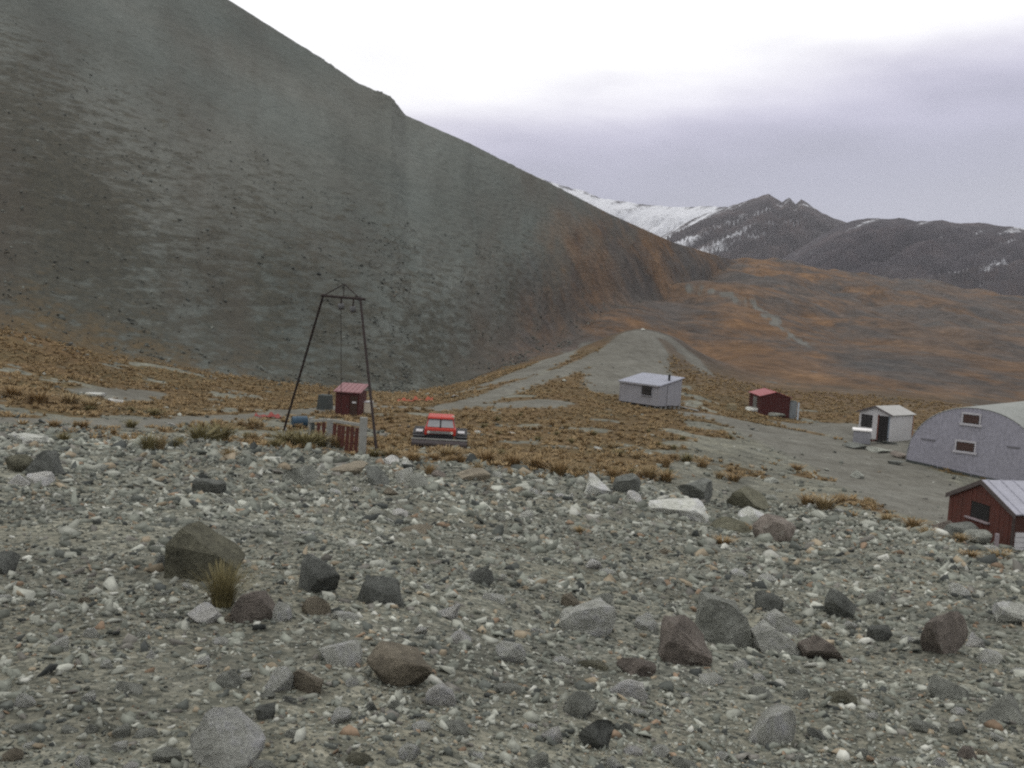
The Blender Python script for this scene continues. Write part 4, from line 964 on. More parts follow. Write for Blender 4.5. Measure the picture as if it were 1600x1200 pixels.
# tow shed behind the fence
P = hit(523, 650, 40); rz = R(-6)
W = 38 / F * P[1]; H = hpx(P, 611)
sh = thing('tow_shed', 'small dark red tow shed with a faded pink roof behind the plank fence', 'shed', P, rz)
dp = 1.9
obj('wall', MB().box((W / 2, dp / 2, H / 2 - .1), (W, dp, H + .2)), redp, sh)
rf = MB(); slab(rf, [(-.12, -.18, H + .02), (W + .12, -.18, H + .02), (W + .12, dp + .15, H + .42), (-.12, dp + .15, H + .42)], .07, 6); obj('roof', rf, redroof, sh)
obj('gable_board', MB().prism([(W - .02, .02, H - .05), (W + .01, .02, H - .05), (W + .01, dp, H + .3), (W - .02, dp, H + .3)], (.03, 0, 0)), redp, sh)
d_ = obj('door', MB().box((W * .38, -.012, H * .43), (W * .42, .05, H * .84)), worn('dark_red_door', (0.07, 0.02, 0.018), None, .8, 3), sh); obj('handle', MB().box((W * .53, -.06, H * .42), (.03, .05, .14)), steel, d_)
obj('board', MB().box((W * .78, -.02, H * .45), (W * .3, .04, H * .8)), worn('dark_plank', (0.05, 0.03, 0.022), None, .9, 3), sh)
obj('notice', MB().box((W * .80, -.055, H * .60), (.26, .02, .12)), white, sh)
P = hit(571, 649, 40)
cb = thing('box', 'cream painted box standing at the right of the tow shed', 'box', P + np.array([0, .6, 0]), R(10))
obj('body', MB().box((0, 0, .48), (.72, .7, .7)), cream, cb, .03); obj('lid', MB().box((0, 0, .86), (.78, .76, .07)), white, cb, .01)
obj('foot', MB().box((-.25, 0, .05), (.12, .6, .16)), palegrey, cb); obj('foot', MB().box((.25, 0, .05), (.12, .6, .16)), palegrey, cb)
P = hit(505, 642, 40)
en = thing('engine_box', 'dark grey green engine cover left of the tow shed', 'engine', P + np.array([0, .6, 0]), R(-12))
obj('cover', MB().box((0, 0, .55), (.95, .9, 1.1), taper=.85), slate, en, .06); obj('exhaust', MB().tube((.2, .1, 1.05), (.2, .1, 1.4), .05), rust, en); obj('skid', MB().box((0, 0, -.02), (1.1, .95, .12)), palegrey, en)
P = hit(466, 668, 35)
dr = thing('drum', 'dark blue drum lying by the left end of the plank fence', 'drum', P + np.array([0, .3, .28]), R(25))
obj('barrel', MB().tube((-.42, 0, 0), (.42, 0, .03), .31, None, 18), bluetarp, dr, .02, False)
for x_ in (-.14, .14): obj('hoop', MB().tube((x_ - .02, 0, .01), (x_ + .02, 0, .011), .325, None, 18), bluetarp, dr)
obj('bung', MB().tube((-.45, .1, .1), (-.42, .1, .1), .05), steel, dr)
def sheet(name, px, py, wpx, dep, mat, lab, cat, hump=.12, seed=0, grp=None):
    P = hit(px, py); W = wpx / F * P[1]; r = np.random.default_rng(seed); mb = MB(); V = []; nx, ny = 25, 7
    for s_ in (0, -.025):
        for i in range(nx):
            for j in range(ny):
                x_ = (i / (nx - 1) - .5) * W; y_ = (j / (ny - 1)) * dep
                z_ = gz(P[0] + x_, P[1] + y_) - P[2] + .03 + hump * (.45 + .30 * math.sin(i * .31 + seed) + .25 * math.sin(i * .83 + j * .9 + seed * 2)) * math.sin(math.pi * (j + .6) / (ny + .2)) + s_
                V.append((x_, y_ + .08 * math.sin(i * .7), z_))
    Fc = []; q = nx * ny
    for i in range(nx - 1):
        for j in range(ny - 1):
            a = i * ny + j; Fc += [(a, a + ny, a + ny + 1, a + 1), (q + a, q + a + 1, q + a + ny + 1, q + a + ny)]
    for i in range(nx - 1):
        a = i * ny; b = a + ny - 1; Fc += [(a, q + a, q + a + ny, a + ny), (b, b + ny, q + b + ny, q + b)]
    for j in range(ny - 1):
        a = j; b = (nx - 1) * ny + j; Fc += [(a, a + 1, q + a + 1, q + a), (b, q + b, q + b + 1, b + 1)]
    mb.add(V, Fc); o = obj(name, mb, mat); o.location = tuple(P); return tag(o, lab, cat, grp)
sheet('plastic_sheet', 417, 653, 40, .9, redplas, 'faded red sheet lying in the grass left of the gantry', 'sheet', .38, 3)
sheet('snow_fence', 633, 628, 26, .7, orangenet, 'left of two short orange nets lying beyond the snowcat', 'net', .34, 5, 'orange nets lying beyond the snowcat')
sheet('snow_fence', 661, 627, 30, .7, orangenet, 'right of two short orange nets lying beyond the snowcat', 'net', .42, 8, 'orange nets lying beyond the snowcat')

# ------------------------------------------------------------------ red snowcat
P = hit(684, 701, 35); sc_ = P[1] / F
cat = thing('snowcat', 'small red tracked snowcat with grey windscreen and front blade', 'snowcat', P + np.array([0, 1.0, 0]), R(3))
Wc = 47 * sc_
k_ = Wc
zc = lambda y: (698 - y) * sc_ * 0.9                     # height from the photo row
y0 = 0.0
obj('chassis', MB().box((0, y0 + 1.5, zc(682)), (Wc * .92, 3.0, 13 * sc_)), rubber, cat, .03)
body = MB(); body.prism([(-Wc * .54, y0, zc(680)), (Wc * .54, y0, zc(680)), (Wc * .54, y0, zc(667)), (-Wc * .54, y0, zc(667))], (0, 1.0, 0)); bo = obj('body', body, catred, cat, .06)
obj('grille', MB().box((-.0, y0 - .02, zc(674)), (Wc * .78, .05, 4.2 * sc_)), worn('grey_grille', (.2, .2, .19), None, .6, 5), bo)
for x_ in (-.40, .40): obj('headlight', MB().tube((x_ * Wc, y0 - .05, zc(674)), (x_ * Wc, y0 + .02, zc(674)), 2.2 * sc_, None, 12), lens, bo)
cabh0, cabh1 = zc(667) + .004, zc(651)
cabm = MB()
b4 = [(-Wc * .5, y0 + .12, cabh0), (Wc * .5, y0 + .12, cabh0), (Wc * .5, y0 + 1.9, cabh0), (-Wc * .5, y0 + 1.9, cabh0)]
t4 = [(-Wc * .43, y0 + .42, cabh1), (Wc * .43, y0 + .42, cabh1), (Wc * .43, y0 + 1.8, cabh1), (-Wc * .43, y0 + 1.8, cabh1)]
cabm.add(b4 + t4, [(3,2,1,0),(4,5,6,7),(0,1,5,4),(1,2,6,5),(2,3,7,6),(3,0,4,7)]); cb_ = obj('cab', cabm, catred, cat)
def quad_on(b, t, f0, f1, g0, g1, lift):           # a pane lying proud of a slanted face
    b0, b1, t0, t1 = [Vector(v) for v in (b[0], b[1], t[0], t[1])]
    pnt = lambda f, g_: b0.lerp(b1, f).lerp(t0.lerp(t1, f), g_)
    nrm = (b1 - b0).cross(t0 - b0).normalized()
    q = [pnt(f0, g0), pnt(f1, g0), pnt(f1, g1), pnt(f0, g1)]
    return MB().prism([v + nrm * .002 for v in q], nrm * lift)
for f0, f1 in ((.04, .475), (.525, .96)):
    gl_ = obj('windscreen', quad_on(b4[:2], t4[:2], f0, f1, .08, .95, .02), screen, cb_)
obj('pillar', quad_on(b4[:2], t4[:2], .475, .525, .02, .98, .03), rubber, cb_)
obj('side_window', quad_on([b4[1], b4[2]], [t4[1], t4[2]], .1, .85, .12, .9, .02), screen, cb_)
obj('side_window', quad_on([b4[3], b4[0]], [t4[3], t4[0]], .15, .9, .12, .9, .02), screen, cb_)
ro_ = obj('roof', MB().box((0, y0 + 1.1, zc(649.5)), (Wc * .93, 1.65, 3.4 * sc_), taper=.92), catred, cat, .04)
obj('beacon', MB().tube((Wc * .42, y0 + .5, zc(647)), (Wc * .42, y0 + .5, zc(645)), .07), cream, ro_)
for s_ in (-1, 1):                                 # the two tracks
    x0 = s_ * Wc * .72; hw = Wc * .2; r_ = 8.5 * sc_; prof_ = []
    for i in range(9): a = math.pi / 2 + math.pi * i / 8; prof_.append((y0 + .45 + r_ * math.cos(a), r_ + r_ * math.sin(a)))
    for i in range(9): a = -math.pi / 2 + math.pi * i / 8; prof_.append((y0 + 2.9 + r_ * math.cos(a), r_ + r_ * math.sin(a)))
    tr_o = obj('track', MB().prism([(x0 - hw, a, b) for a, b in prof_], (2 * hw, 0, 0)), rubber, cat)
    cl = MB()
    for i in range(14): cl.box((x0, y0 + .4 + i * .19, 2 * r_ + .02), (2 * hw + .06, .05, .05))
    for i in range(5): a = math.pi / 2 + math.pi * (i + .5) / 5.5; cl.box((x0, y0 + .45 + (r_ + .02) * math.cos(a), r_ + (r_ + .02) * math.sin(a)), (2 * hw + .06, .05, .05), rx=a)
    obj('cleat', cl, steel, tr_o)['kind'] = 'stuff'
    obj('fender', MB().box((x0, y0 + .75, 2 * r_ + .10), (2 * hw * .6, .8, .05)), white, cat, .01)
bl = MB(); hb = 11.5 * sc_; W2 = 88 * sc_ / 2
pr_ = [(-.95 + .10 * math.cos(t_) * 0 - .14 * math.sin(math.pi * i / 6), .02 + hb * i / 6) for i, t_ in enumerate([0] * 7)]
poly = [(-W2, y0 + a * .8 + .05, b) for a, b in pr_] + [(-W2, y0 + a * .8 + .13, b) for a, b in pr_[::-1]]
bl.prism(poly, (2 * W2, 0, 0)); blo = obj('blade', bl, worn('blade_steel', (.085, .075, .075), (.06, .04, .04), .7, 1.5), cat)
obj('blade_edge', MB().box((0, y0 - .70, hb + .055), (2 * W2 + .02, .10, .06)), palegrey, blo)
for s_ in (-1, 1): obj('push_arm', MB().box((s_ * Wc * .35, y0 - .3, hb * .6), (.1, .8, .1)), rubber, blo)

# ------------------------------------------------------------------ grey hut
P0 = hit(1028, 639, 60) + np.array([0, 0, .10])
dL, dR = az(-42), az(48)
LL, LR = solve_len(P0, dL, 966.5), solve_len(P0, dR, 1063)
h0 = hpx(P0, 602); h1 = h0 + .62
hut = thing('grey_hut', 'grey corrugated hut with a pale sloping roof on low piles', 'hut', P0)
a2 = lambda p: (p[0], p[1])
A_, B_, C_, D_ = np.zeros(3), dL * LL, dL * LL + dR * LR, dR * LR
wm = MB(); corr(wm, a2(A_), a2(B_), .12, h0); corr(wm, a2(D_), a2(A_), .12, h0, top=lambda t: h1 + (h0 - h1) * t)
corr(wm, a2(B_), a2(C_), .12, h0, top=lambda t: h0 + (h1 - h0) * t); corr(wm, a2(C_), a2(D_), .12, h1); obj('wall', wm, galv, hut)
e = .14
q = [B_ + (dL - dR) * e, A_ + (-dL - dR) * e, D_ + (-dL + dR) * e, C_ + (dL + dR) * e]
zz = [h0 - .03, h0 - .03, h1 + .04, h1 + .04]
rm2 = MB(); slab(rm2, [(p[0], p[1], z_) for p, z_ in zip(q, zz)], .07, 14); rfo = obj('roof', rm2, galvroof, hut)
for wd, hh, th2 in ((.06, .12, .04),):
    obj('fascia', bar(MB(), (A_ - dR * .16)[:2].tolist() + [h0 - .17], (B_ - dR * .16)[:2].tolist() + [h0 - .17], .03, .12), galv, rfo)
cp = dR * LR * .55 - dL * -.35
obj('flue', MB().tube((cp[0], cp[1], h0 + .3), (cp[0], cp[1], h0 + .8), .10), dark, rfo); obj('flue_cap', MB().tube((cp[0], cp[1], h0 + .8), (cp[0], cp[1], h0 + .88), .17, .05), dark, rfo)
def flush(f, A1, A2, z0, z1, wdt, dpth, out):     # a box lying on a wall: fraction along, heights, width, depth, proud of it
    d = (A2 - A1) / np.linalg.norm(A2 - A1); nrm = np.array([d[1], -d[0], 0]); c = A1 + (A2 - A1) * f
    if nrm[:2] @ (np.array([0, -1])) < 0: nrm = -nrm
    c = c + nrm * (out + dpth / 2); return MB().box((c[0], c[1], (z0 + z1) / 2), (wdt, dpth, z1 - z0), rz=math.atan2(d[1], d[0]))
fwin = LL and 0.30
wn = obj('window', flush(fwin, A_, B_, h0 * .50, h0 * .90, 1.05, .06, .014), dark, hut)
for off in (-.25, .25):
    for zz_ in (.70 - .105, .70 + .10):
        obj('pane', flush(fwin + off / LL, A_, B_, h0 * zz_ - .15, h0 * zz_ + .15, .40, .02, .076), glass, wn)
obj('sill', flush(fwin, A_, B_, h0 * .455, h0 * .485, 1.2, .12, .014), galv, wn)
dd_ = obj('door', flush(.5, D_, A_, .16, h0 * .97, .8, .04, .014), galv, hut)
for i in range(5):
    for (s0, s1) in ((A_, B_), (D_, A_)):
        c = s0 + (s1 - s0) * (i + .3) / 5 + (dL + dR) * .2
        obj('pile', MB().box((c[0], c[1], -.1), (.22, .22, .44)), palegrey, hut)
obj('floor_beam', bar(MB(), [*(A_ + (dR + dL) * .1)[:2], .04], [*(B_ + (dR - dL) * .1)[:2], .04], .1, .1), dark, hut)
Pp = hit(1072, 639, 60)
for i, (dx, l_, a_, lab) in enumerate(((0, 1.9, 20, 'upper pale plank lying by the right end of the grey hut'), (.5, 1.5, 32, 'lower pale plank lying by the right end of the grey hut'))):
    x_, y_ = Pp[0] + dx * .6, Pp[1] - dx; o = obj('loose_plank', MB().box((0, 0, 0), (l_, .3, .07), rz=R(-a_), ry=R(6)), palegrey); o.location = (x_, y_, gz(x_, y_) + .10); tag(o, lab, 'plank', 'planks lying by the grey hut')

# ------------------------------------------------------------------ red hut
P0 = hit(1187, 647, 70); ax = az(-1); ac = az(89)
Lx = solve_len(P0, ac, 1233); Ly = solve_len(P0, ax, 1169.5)
he = hpx(P0, 618); hr = he + .42
rh = thing('red_hut', 'small dark red hut with a brighter red gable roof beside the track', 'hut', P0 - np.array([0, 0, .05]))
A_, B_, C_, D_ = np.zeros(3), ac * Lx, ac * Lx + ax * Ly, ax * Ly
mb = MB()
v8 = [A_, B_, C_, D_]
gp = lambda p, z_: (p[0], p[1], z_)
mdl, mdr = (A_ + B_) / 2, (C_ + D_) / 2
mb.prism([gp(A_, -.15), gp(B_, -.15), gp(B_, he), gp(mdl, hr), gp(A_, he)], tuple(ax * Ly)); obj('wall', mb, redp, rh)
brr = worn('bright_red_roof', (0.27, 0.06, 0.062), (0.19, 0.055, 0.055), .55, 2)
rr2 = MB(); o1 = ax * -.12; o2 = ax * (Ly + .12); dz = (hr - he) / (Lx / 2)
slab(rr2, [gp(A_ - ac * .14 + o1, he - .14 * dz + .05), gp(mdl + o1, hr + .05), gp(mdl + o2, hr + .05), gp(A_ - ac * .14 + o2, he - .14 * dz + .05)], .04, 0)
slab(rr2, [gp(mdl + o1, hr + .05), gp(B_ + ac * .14 + o1, he - .14 * dz + .05), gp(B_ + ac * .14 + o2, he - .14 * dz + .05), gp(mdl + o2, hr + .05)], .04, 0)
rro = obj('roof', rr2, brr, rh); obj('ridge_cap', bar(MB(), gp(mdl + o1, hr + .052), gp(mdl + o2, hr + .052), .2, .03), brr, rro)
def side_box(A1, d, n_, f, L1, z0, z1, wdt, dpth, out=.003):
    c = A1 + d * L1 * f + n_ * (out + dpth / 2); return MB().box((c[0], c[1], (z0 + z1) / 2), (wdt, dpth, z1 - z0), rz=math.atan2(d[1], d[0]))
dg = obj('door', side_box(A_, ax, -ac, .45, Ly, .1, he * .88, 1.3, .05), worn('grey_door', (.17, .17, .155), None, .8, 3), rh); obj('handle', side_box(A_, ax, -ac, .35, Ly, .85, .95, .05, .06, .055), dark, dg)
for i in range(9):
    obj('batten', side_box(A_, ac, -ax, (i + .5) / 9, Lx, -.05, he + (hr - he) * (1 - abs((i + .5) / 4.5 - 1)) - .03, .05, .025), redp, rh)
P = hit(1231, 650, 70)
wb = thing('white_box', 'white box on a stand at the right corner of the red hut', 'box', P + np.array([0, -.2, 0]))
obj('case', MB().box((0, 0, .95), (.48, .3, .46)), white, wb, .02); obj('stand', MB().box((0, .05, .35), (.1, .1, .74)), palegrey, wb)
P = hit(1239, 654, 70)
tk = thing('tank', 'upright grey blue tank standing right of the red hut', 'tank', P + np.array([0, .3, 0]))
obj('shell', MB().tube((0, 0, -.1), (0, 0, 1.55), .36, None, 20), worn('grey_blue_paint', (.17, .185, .19), (.11, .12, .12), .6, 2), tk); obj('lid', MB().tube((0, 0, 1.55), (0, 0, 1.66), .37, .2, 20), slate, tk); obj('tap', MB().tube((0, -.36, .3), (0, -.5, .3), .03), steel, tk)
P = hit(1246, 656, 70)
o = obj('marker_post', MB().box((0, 0, .75), (.13, .13, 1.7), taper=.9), worn('blue_white_post', (.42, .47, .52), None, .7, 3), None, .01); o.location = tuple(P); tag(o, 'pale blue white post right of the grey blue tank', 'post')
P = hit(1144, 642, 70)
cr_ = thing('crate', 'small straw coloured crate between the grey hut and red hut', 'crate', P + np.array([0, .3, 0]), R(20))
obj('body', MB().box((0, 0, .3), (.72, .55, .62)), worn('straw_timber', (.25, .21, .13), None, .9, 3), cr_, .01)
for z_ in (.12, .3, .48): obj('slat', MB().box((0, -.29, z_), (.74, .025, .12)), worn('straw_slat', (.28, .235, .15), None, .9, 3), cr_)
for (a, b, wp, lab) in ((1175, 643, 22, 'pale flat stone at the left foot of the red hut'), (1207, 651, 34, 'low grey slab in front of the red hut gable')):
    V, Fc = rock_geo(int(a), 3, 12, .03, SH['flat']); o = place_rock(mesh_of('boulder', [tuple(v) for v in V], Fc, RM['grey']), a, b, wp, 7, 'pale grey' if a < 1200 else 'grey', .7); tag(o, lab, 'stone', 'stones at the red hut'); o.name = 'stone'

# ------------------------------------------------------------------ white hut
P0 = hit(1391, 690, 55); dF, dS = az(-40), az(50)
LF, LS = solve_len(P0, dF, 1340), solve_len(P0, dS, 1425)
he = hpx(P0, 649); hr = he + .55
wh = thing('white_hut', 'white gabled hut with dark open doorway and dark window', 'hut', P0)
A_, B_, C_, D_ = np.zeros(3), dF * LF, dF * LF + dS * LS, dS * LS
mdl, mdr = (A_ + B_) / 2, (C_ + D_) / 2
mb = MB(); mb.prism([gp(A_, -.3), gp(B_, -.3), gp(B_, he), gp(mdl, hr), gp(A_, he)], tuple(dS * LS)); obj('wall', mb, white, wh)
wroof = worn('pale_iron_roof', (0.36, 0.355, 0.335), (.26, .25, .235), .6, 1.5)
o1, o2 = dS * -.22, dS * (LS + .1); dz = (hr - he) / (LF / 2); rr2 = MB()
slab(rr2, [gp(A_ - dF * .15 + o1, he - .15 * dz + .06), gp(mdl + o1, hr + .06), gp(mdl + o2, hr + .06), gp(A_ - dF * .15 + o2, he - .15 * dz + .06)], .05, 0)
slab(rr2, [gp(mdl + o1, hr + .06), gp(B_ + dF * .15 + o1, he - .15 * dz + .06), gp(B_ + dF * .15 + o2, he - .15 * dz + .06), gp(mdl + o2, hr + .06)], .05, 0)
rro = obj('roof', rr2, wroof, wh)
barge = worn('dark_bargeboard', (.10, .085, .085), None, .8, 3)
for s0 in (A_ - dF * .15, B_ + dF * .15):
    a_ = Vector(gp(s0 + o1 - dS * .03, he - .15 * dz - .06)); b_ = Vector(gp(mdl + o1 - dS * .03, hr - .06))
    obj('bargeboard', MB().prism([a_, b_, b_ + Vector((0, 0, .13)), a_ + Vector((0, 0, .13))], tuple(dS * .025)), barge, rro)
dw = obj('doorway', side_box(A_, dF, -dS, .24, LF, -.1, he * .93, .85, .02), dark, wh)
obj('door_jamb', side_box(A_, dF, -dS, .24 + .48 / LF, LF, -.1, he * .96, .10, .06), worn('red_brown_jamb', (.15, .055, .04), None, .8, 3), wh)
obj('door_jamb', side_box(A_, dF, -dS, .24 - .48 / LF, LF, -.1, he * .96, .08, .05), worn('blue_grey_jamb', (.2, .24, .28), None, .8, 3), wh)
wn = obj('window', side_box(A_, dF, -dS, .76, LF, he * .42, he * .90, 1.0, .04), dark, wh)
for off in (-.24, .24): obj('pane', side_box(A_, dF, -dS, .76 + off / LF, LF, he * .45, he * .87, .42, .02, .045), glass, wn)
obj('corner_board', side_box(D_, -dS, az(140), .03, LS, -.3, he, .12, .03), worn('rusty_corner', (.3, .17, .12), None, .8, 3), wh)
P = hit(1349, 694, 55)
ch = thing('chest', 'grey chest with a bright white lid in front of the white hut window', 'chest', P + np.array([0, .5, 0]), R(-18))
Wd = 26 / F * P[1]; hh = hpx(P, 674)
obj('body', MB().box((0, 0, hh / 2), (Wd, .8, hh)), worn('grey_chest_paint', (.24, .24, .26), None, .7, 2), ch, .03); obj('lid', MB().box((-.02, -.02, hh + .07), (Wd + .18, .95, .13), rx=R(4)), worn('clean_white_lid', (.78, .76, .74), None, .5, 1), ch, .03)
for s_ in (-1, 1): obj('handle', MB().box((s_ * (Wd / 2 + .03), 0, hh * .6), (.05, .3, .06)), steel, ch)
P = hit(1376, 694, 55)
jp = thing('timber_heap', 'dark heap of broken timber below the white hut doorway', 'heap', P + np.array([0, .3, 0]))
for i in range(7): obj('timber', MB().box((random.uniform(-.8, .8), random.uniform(-.3, .4), .08 + .09 * (i % 4)), (random.uniform(.8, 1.7), .14, .09), rz=random.uniform(-.7, .7), ry=random.uniform(-.25, .25)), [dark, slate, brown][i % 3], jp)
for i, (a, b, wp, hp_, c_, lab) in enumerate(((1340, 702, 36, 10, 'dark grey', 'low dark stone in front of the chest by the white hut'), (1372, 708, 44, 9, 'grey', 'long grey stone in front of the timber heap'), (1405, 716, 34, 10, 'rust brown', 'brown stone between the white hut and arched hall'), (1400, 727, 26, 7, 'dark grey', 'dark stone at the left foot of the arched hall'))):
    V, Fc = rock_geo(500 + i, 3, 12, .03, SH['flat']); o = place_rock(mesh_of('boulder', [tuple(v) for v in V], Fc, RM['grey']), a, b, wp, hp_, c_, .7); tag(o, lab, 'stone', 'stones below the white hut'); o.name = 'stone'

# ------------------------------------------------------------------ arched hall
P0 = hit(1415, 721, 55); dW, dA = az(132), az(42)
t_ap = solve_len(P0, dW, 1518); W = 2 * t_ap
Pm = P0 + dW * t_ap
Hh = hpx(Pm, 638)
zl = 0.0
hall = thing('arched_hall', 'large grey lilac arched hall with two small white framed windows', 'hall', P0)
LEN_ = 16.0; r_x = W / 2; K = 40
def arch(f): a = math.pi * (1 - f); return r_x + r_x * math.cos(a), Hh * max(0, math.sin(a)) ** 0.86
mb = MB(); V = []; Fc = []
NS = 132
for j in range(NS + 1):                              # ribbed end wall
    x_ = W * j / NS; t_ = math.acos(max(-1, min(1, 1 - x_ / r_x)))
    zt = Hh * max(0.0, math.sin(t_)) ** 0.86 + .02
    off = .014 * (1 if j % 4 in (1, 2) else -1)
    for o_ in (off, off + .05):
        p = dW * x_ + dA * o_; V += [(p[0], p[1], -1.6), (p[0], p[1], zt)]
for j in range(NS):
    o_ = j * 4; q = o_ + 4; Fc += [(o_, q, q + 1, o_ + 1), (o_ + 2, o_ + 3, q + 3, q + 2), (o_ + 1, q + 1, q + 3, o_ + 3), (o_, o_ + 2, q + 2, q)]
Fc += [(0, 1, 3, 2), (NS * 4, NS * 4 + 2, NS * 4 + 3, NS * 4 + 1)]
mb.add(V, Fc); obj('end_wall', mb, nissen, hall)
mb = MB(); V = []; Fc = []; NLn = 160
for i in range(K + 1):
    f = i / K; x_, z_ = arch(f)
    for j in range(NLn + 1):
        l_ = .07 + LEN_ * j / NLn; rr3 = 1 + .003 * (1 if j % 4 in (1, 2) else -1)
        p = dW * (r_x + (x_ - r_x) * rr3 * 1.004) + dA * (l_ - .12); V.append((p[0], p[1], z_ * rr3 + .03 - (1.6 if i in (0, K) else 0)))
for i in range(K):
    for j in range(NLn): a = i * (NLn + 1) + j; Fc.append((a, a + 1, a + NLn + 2, a + NLn + 1))
mb.add(V, Fc); ro = obj('roof', mb, nroof, hall)
sol = ro.modifiers.new('thickness', 'SOLIDIFY'); sol.thickness = .04
frw = worn('window_frame_white', (.44, .43, .45), (.34, .32, .33), .7, 3)
for px, py, wpx_, hpx_ in ((1510, 655, 19, 14), (1505, 698, 21, 14)):
    tx_ = solve_len(P0, dW, px); Pq = P0 + dW * tx_; zc_ = hpx(Pq, py); f = tx_ / W
    ww = wpx_ / F * Pq[1] / .78; hh = hpx_ / F * Pq[1]
    wn = obj('window', side_box(np.zeros(3), dW, -dA, f, W, zc_ - hh / 2, zc_ + hh / 2, ww, .03, .016), dark, hall)
    obj('pane', side_box(np.zeros(3), dW, -dA, f, W, zc_ - hh / 2 + .04, zc_ + hh / 2 - .04, ww - .08, .015, .048), brownglass, wn)
    for s_ in (-1, 1): obj('frame_side', side_box(np.zeros(3), dW, -dA, f + s_ * (ww / 2 + .06) / W, W, zc_ - hh / 2, zc_ + hh / 2, .10, .06, .016), frw, wn)
    obj('lintel', side_box(np.zeros(3), dW, -dA, f, W, zc_ + hh / 2 + .002, zc_ + hh / 2 + .14, ww + .24, .06, .016), frw, wn)
    obj('sill', side_box(np.zeros(3), dW, -dA, f, W, zc_ - hh / 2 - .16, zc_ - hh / 2 - .002, ww + .42, .10, .016), frw, wn)
for f, z_, l_ in ((.16, 1.75, 1.0), (.78, 2.0, .8)): obj('vent', side_box(np.zeros(3), dW, -dA, f, W, z_, z_ + .10, l_, .05, .016), worn('grey_vent', (.16, .155, .17), None, .8, 3), hall)
gb_ = MB()
for i in range(4): gb_.add(*[[(dW * (W * (i + .02) / 4) - dA * (.03 + .0))[k] for k in range(3)] for _ in ()] or [[], []])
for i in range(4):
    f0, f1 = (i + .02) / 4, (i + .98) / 4
    za, zb_ = [gz(*(P0 + dW * W * f)[:2]) - P0[2] for f in (f0, f1)]
    a_, b_ = dW * W * f0 - dA * .05, dW * W * f1 - dA * .05
    obj('base_board', bar(MB(), (a_[0], a_[1], za - .05), (b_[0], b_[1], zb_ - .05), .05, .22), slate, hall)

# ------------------------------------------------------------------ brown hut
P0 = hit(1582, 858, 30); dF, dS = az(-13), az(77)
LF, LS = solve_len(P0, dF, 1480), 4.2
he = hpx(P0, 803); mdl = dF * LF / 2; hr = hpx(P0 + mdl, 752)
bh = thing('brown_hut', 'red brown boarded hut with a pale roof and dark opening', 'hut', P0)
A_, B_, C_, D_ = np.zeros(3), dF * LF, dF * LF + dS * LS, dS * LS
mb = MB(); mb.prism([gp(A_, -.3), gp(B_, -.5), gp(B_, he), gp(mdl, hr), gp(A_, he)], tuple(dS * LS)); obj('wall', mb, worn('dark_brown_wall', (.06, .027, .02), None, .9, 3), bh)
NB = 14
for i in range(NB):
    f = (i + .5) / NB; zt = he + (hr - he) * (1 - abs(2 * f - 1)) - .02
    if .38 < f < .66:
        obj('board', side_box(A_, dF, -dS, f, LF, he * 1.0, zt, LF / NB * .93, .025), brown, bh)
        obj('board', side_box(A_, dF, -dS, f, LF, -.25, he * .52, LF / NB * .93, .025), brown, bh)
    else:
        obj('board', side_box(A_, dF, -dS, f, LF, -.3, zt, LF / NB * .93, .02 + .008 * (i % 2)), brown, bh)
op = obj('opening', side_box(A_, dF, -dS, .52, LF, he * .52, he * 1.0, LF * .29, .012), dark, bh)
obj('sill', side_box(A_, dF, -dS, .52, LF, he * .47, he * .515, LF * .36, .14), worn('mauve_sill', (.3, .25, .26), None, .8, 3), op)
bro = worn('pale_lilac_roof', (.33, .33, .375), (.26, .26, .285), .6, 1.2)
o1, o2 = dS * -.10, dS * (LS + .2); dz = (hr - he) / (LF / 2); rr2 = MB()
slab(rr2, [gp(A_ - dF * .12 + o1, he - .12 * dz + .06), gp(A_ - dF * .12 + o2, he - .12 * dz + .06), gp(mdl + o2, hr + .06), gp(mdl + o1, hr + .06)], .05, 8)
slab(rr2, [gp(mdl + o1, hr + .06), gp(mdl + o2, hr + .06), gp(B_ + dF * .12 + o2, he - .12 * dz + .06), gp(B_ + dF * .12 + o1, he - .12 * dz + .06)], .05, 8)
rro = obj('roof', rr2, bro, bh)
for s0 in (A_ - dF * .12, B_ + dF * .12):
    a_ = Vector(gp(s0 + o1 - dS * .03, he - .12 * dz - .12)); b_ = Vector(gp(mdl + o1 - dS * .03, hr - .12))
    obj('bargeboard', MB().prism([a_, b_, b_ + Vector((0, 0, .18)), a_ + Vector((0, 0, .18))], tuple(dS * .025)), worn('grey_brown_barge', (.09, .075, .07), None, .8, 3), rro)
for i in range(4): obj('white_board', side_box(A_, dS, az(167), .5, LS, -.12 + i * .19, .055 + i * .19, LS * .98, .03 + .004 * (i % 2)), white, bh)['label'] = 'white weatherboard on the lower side wall'
obj('corner_post', MB().box((*(A_ - dF * -.02 - dS * .055)[:2], he * .4), (.10, .06, he * 1.2), rz=math.atan2(dF[1], dF[0])), worn('corner_timber', (.06, .045, .04), None, .9, 3), bh)
P = hit(1553, 856, 30); o = obj('short_post', MB().box((0, 0, .25), (.12, .12, .62)), worn('pale_mauve_post', (.26, .22, .23), None, .9, 3), None, .01); o.location = tuple(P + np.array([0, -.15, 0])); tag(o, 'short pale post standing before the brown hut front', 'post')
P = hit(1468, 832, 30); o = obj('loose_plank', MB().box((0, 0, .07), (.75, .3, .06), rz=R(-8)), white); o.location = tuple(P); tag(o, 'short whitish plank on the ground left of the brown hut', 'plank')
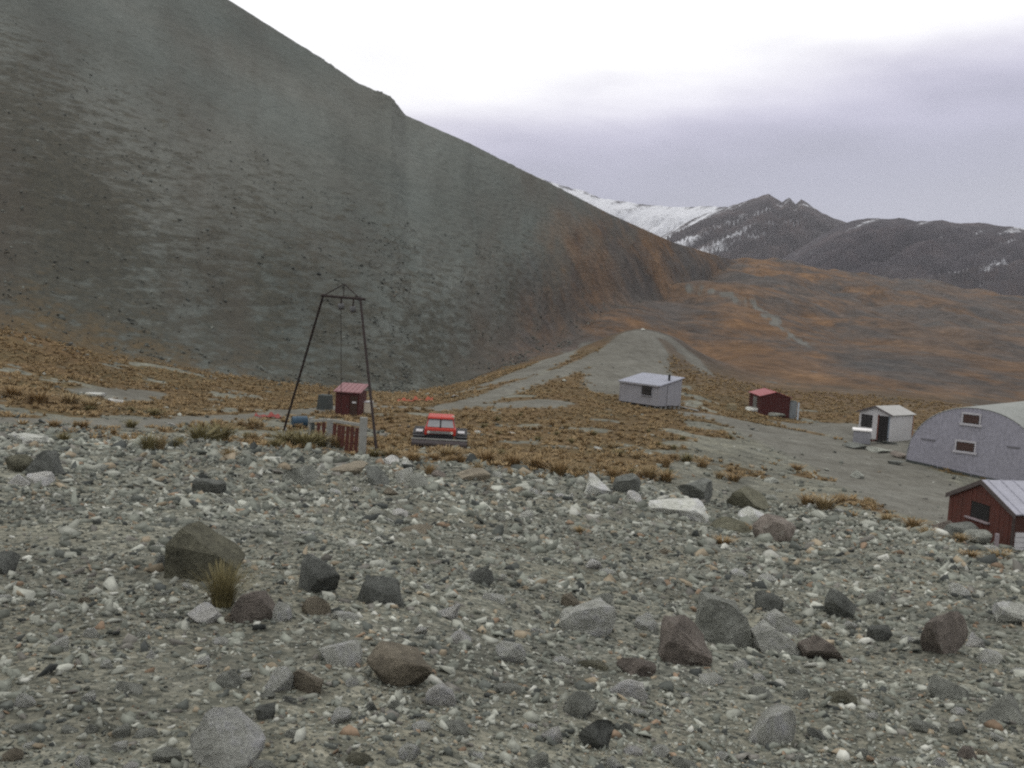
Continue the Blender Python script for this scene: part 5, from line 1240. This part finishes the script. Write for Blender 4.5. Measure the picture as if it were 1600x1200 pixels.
for i, (a, b, wp, hp_, c_, lab) in enumerate(((1498, 842, 50, 26, 'dark grey', 'dark boulder piled against the left of the brown hut front'), (1528, 850, 40, 22, 'grey', 'grey boulder piled below the opening of the brown hut'), (1478, 832, 34, 18, 'rust brown', 'brown boulder at the left corner of the brown hut'), (1545, 862, 26, 10, 'pale grey', 'pale stone in front of the short pale post'))):
    V, Fc = rock_geo(600 + i, 3, 10, .04, SH['blocky']); o = place_rock(mesh_of('boulder', [tuple(v) for v in V], Fc, RM['grey']), a, b, wp, hp_, c_, .7); tag(o, lab, 'boulder', 'rocks piled before the brown hut')
# a few pale stones one notices on the flat
for i, (a, b, wp, hp_, c_, lab) in enumerate(((710, 621, 13, 4, 'white', 'white stone on the flat beyond the snowcat'), (268, 665, 13, 4, 'white', 'bright white stone in the grass left of the gantry'), (933, 704, 14, 6, 'pale grey', 'pale stone in the tussock between the snowcat and the crest'), (150, 622, 34, 8, 'pale grey', 'pale rock in the bare patch at the left'), (180, 630, 26, 7, 'white', 'whitish rock in the bare patch at the left'), (798, 678, 12, 3, 'white', 'thin white stone in the grass right of the snowcat'), (748, 676, 12, 3, 'white', 'small white stone just right of the snowcat'), (1004, 516, 7, 3, 'pale grey', 'pale rock on top of the track knoll'))):
    V, Fc = rock_geo(700 + i, 3, 12, .03, SH['flat']); o = place_rock(mesh_of('boulder', [tuple(v) for v in V], Fc, RM['grey']), a, b, wp, hp_, c_, .7); o.name = 'stone'; tag(o, lab, 'stone', 'pale stones on the flat')

# two look-alikes in one spot: say which is nearer
same = {}
for o in COL.objects:
    if o.get('label') and o.get('category') and o.get('group'): same.setdefault(o['label'], []).append(o)
for lab, L in same.items():
    if len(L) == 2:
        L.sort(key=lambda o: o.location[1]); L[0]['label'] = 'nearer ' + lab; L[1]['label'] = 'farther ' + lab
    elif len(L) == 3:
        L.sort(key=lambda o: o.location[1]); L[0]['label'] = 'nearest ' + lab; L[1]['label'] = 'middle ' + lab; L[2]['label'] = 'farthest ' + lab
# ------------------------------------------------------------------ thin mountain air
hz = obj('haze', MB().box((0, 2050, 220), (7600, 4700, 640)), None); tag(hz, 'thin cold mountain air greying the far slopes', 'haze', kind='stuff')
hm = bpy.data.materials.new('air'); hm.use_nodes = True; ht = hm.node_tree; ht.nodes.clear()
ho = N(ht, 'ShaderNodeOutputMaterial'); hv = N(ht, 'ShaderNodeVolumePrincipled'); ht.links.new(hv.outputs[0], ho.inputs['Volume'])
hv.inputs['Density'].default_value = 0.00009; hv.inputs['Color'].default_value = (0.80, 0.81, 0.86, 1)
hz.data.materials.append(hm)
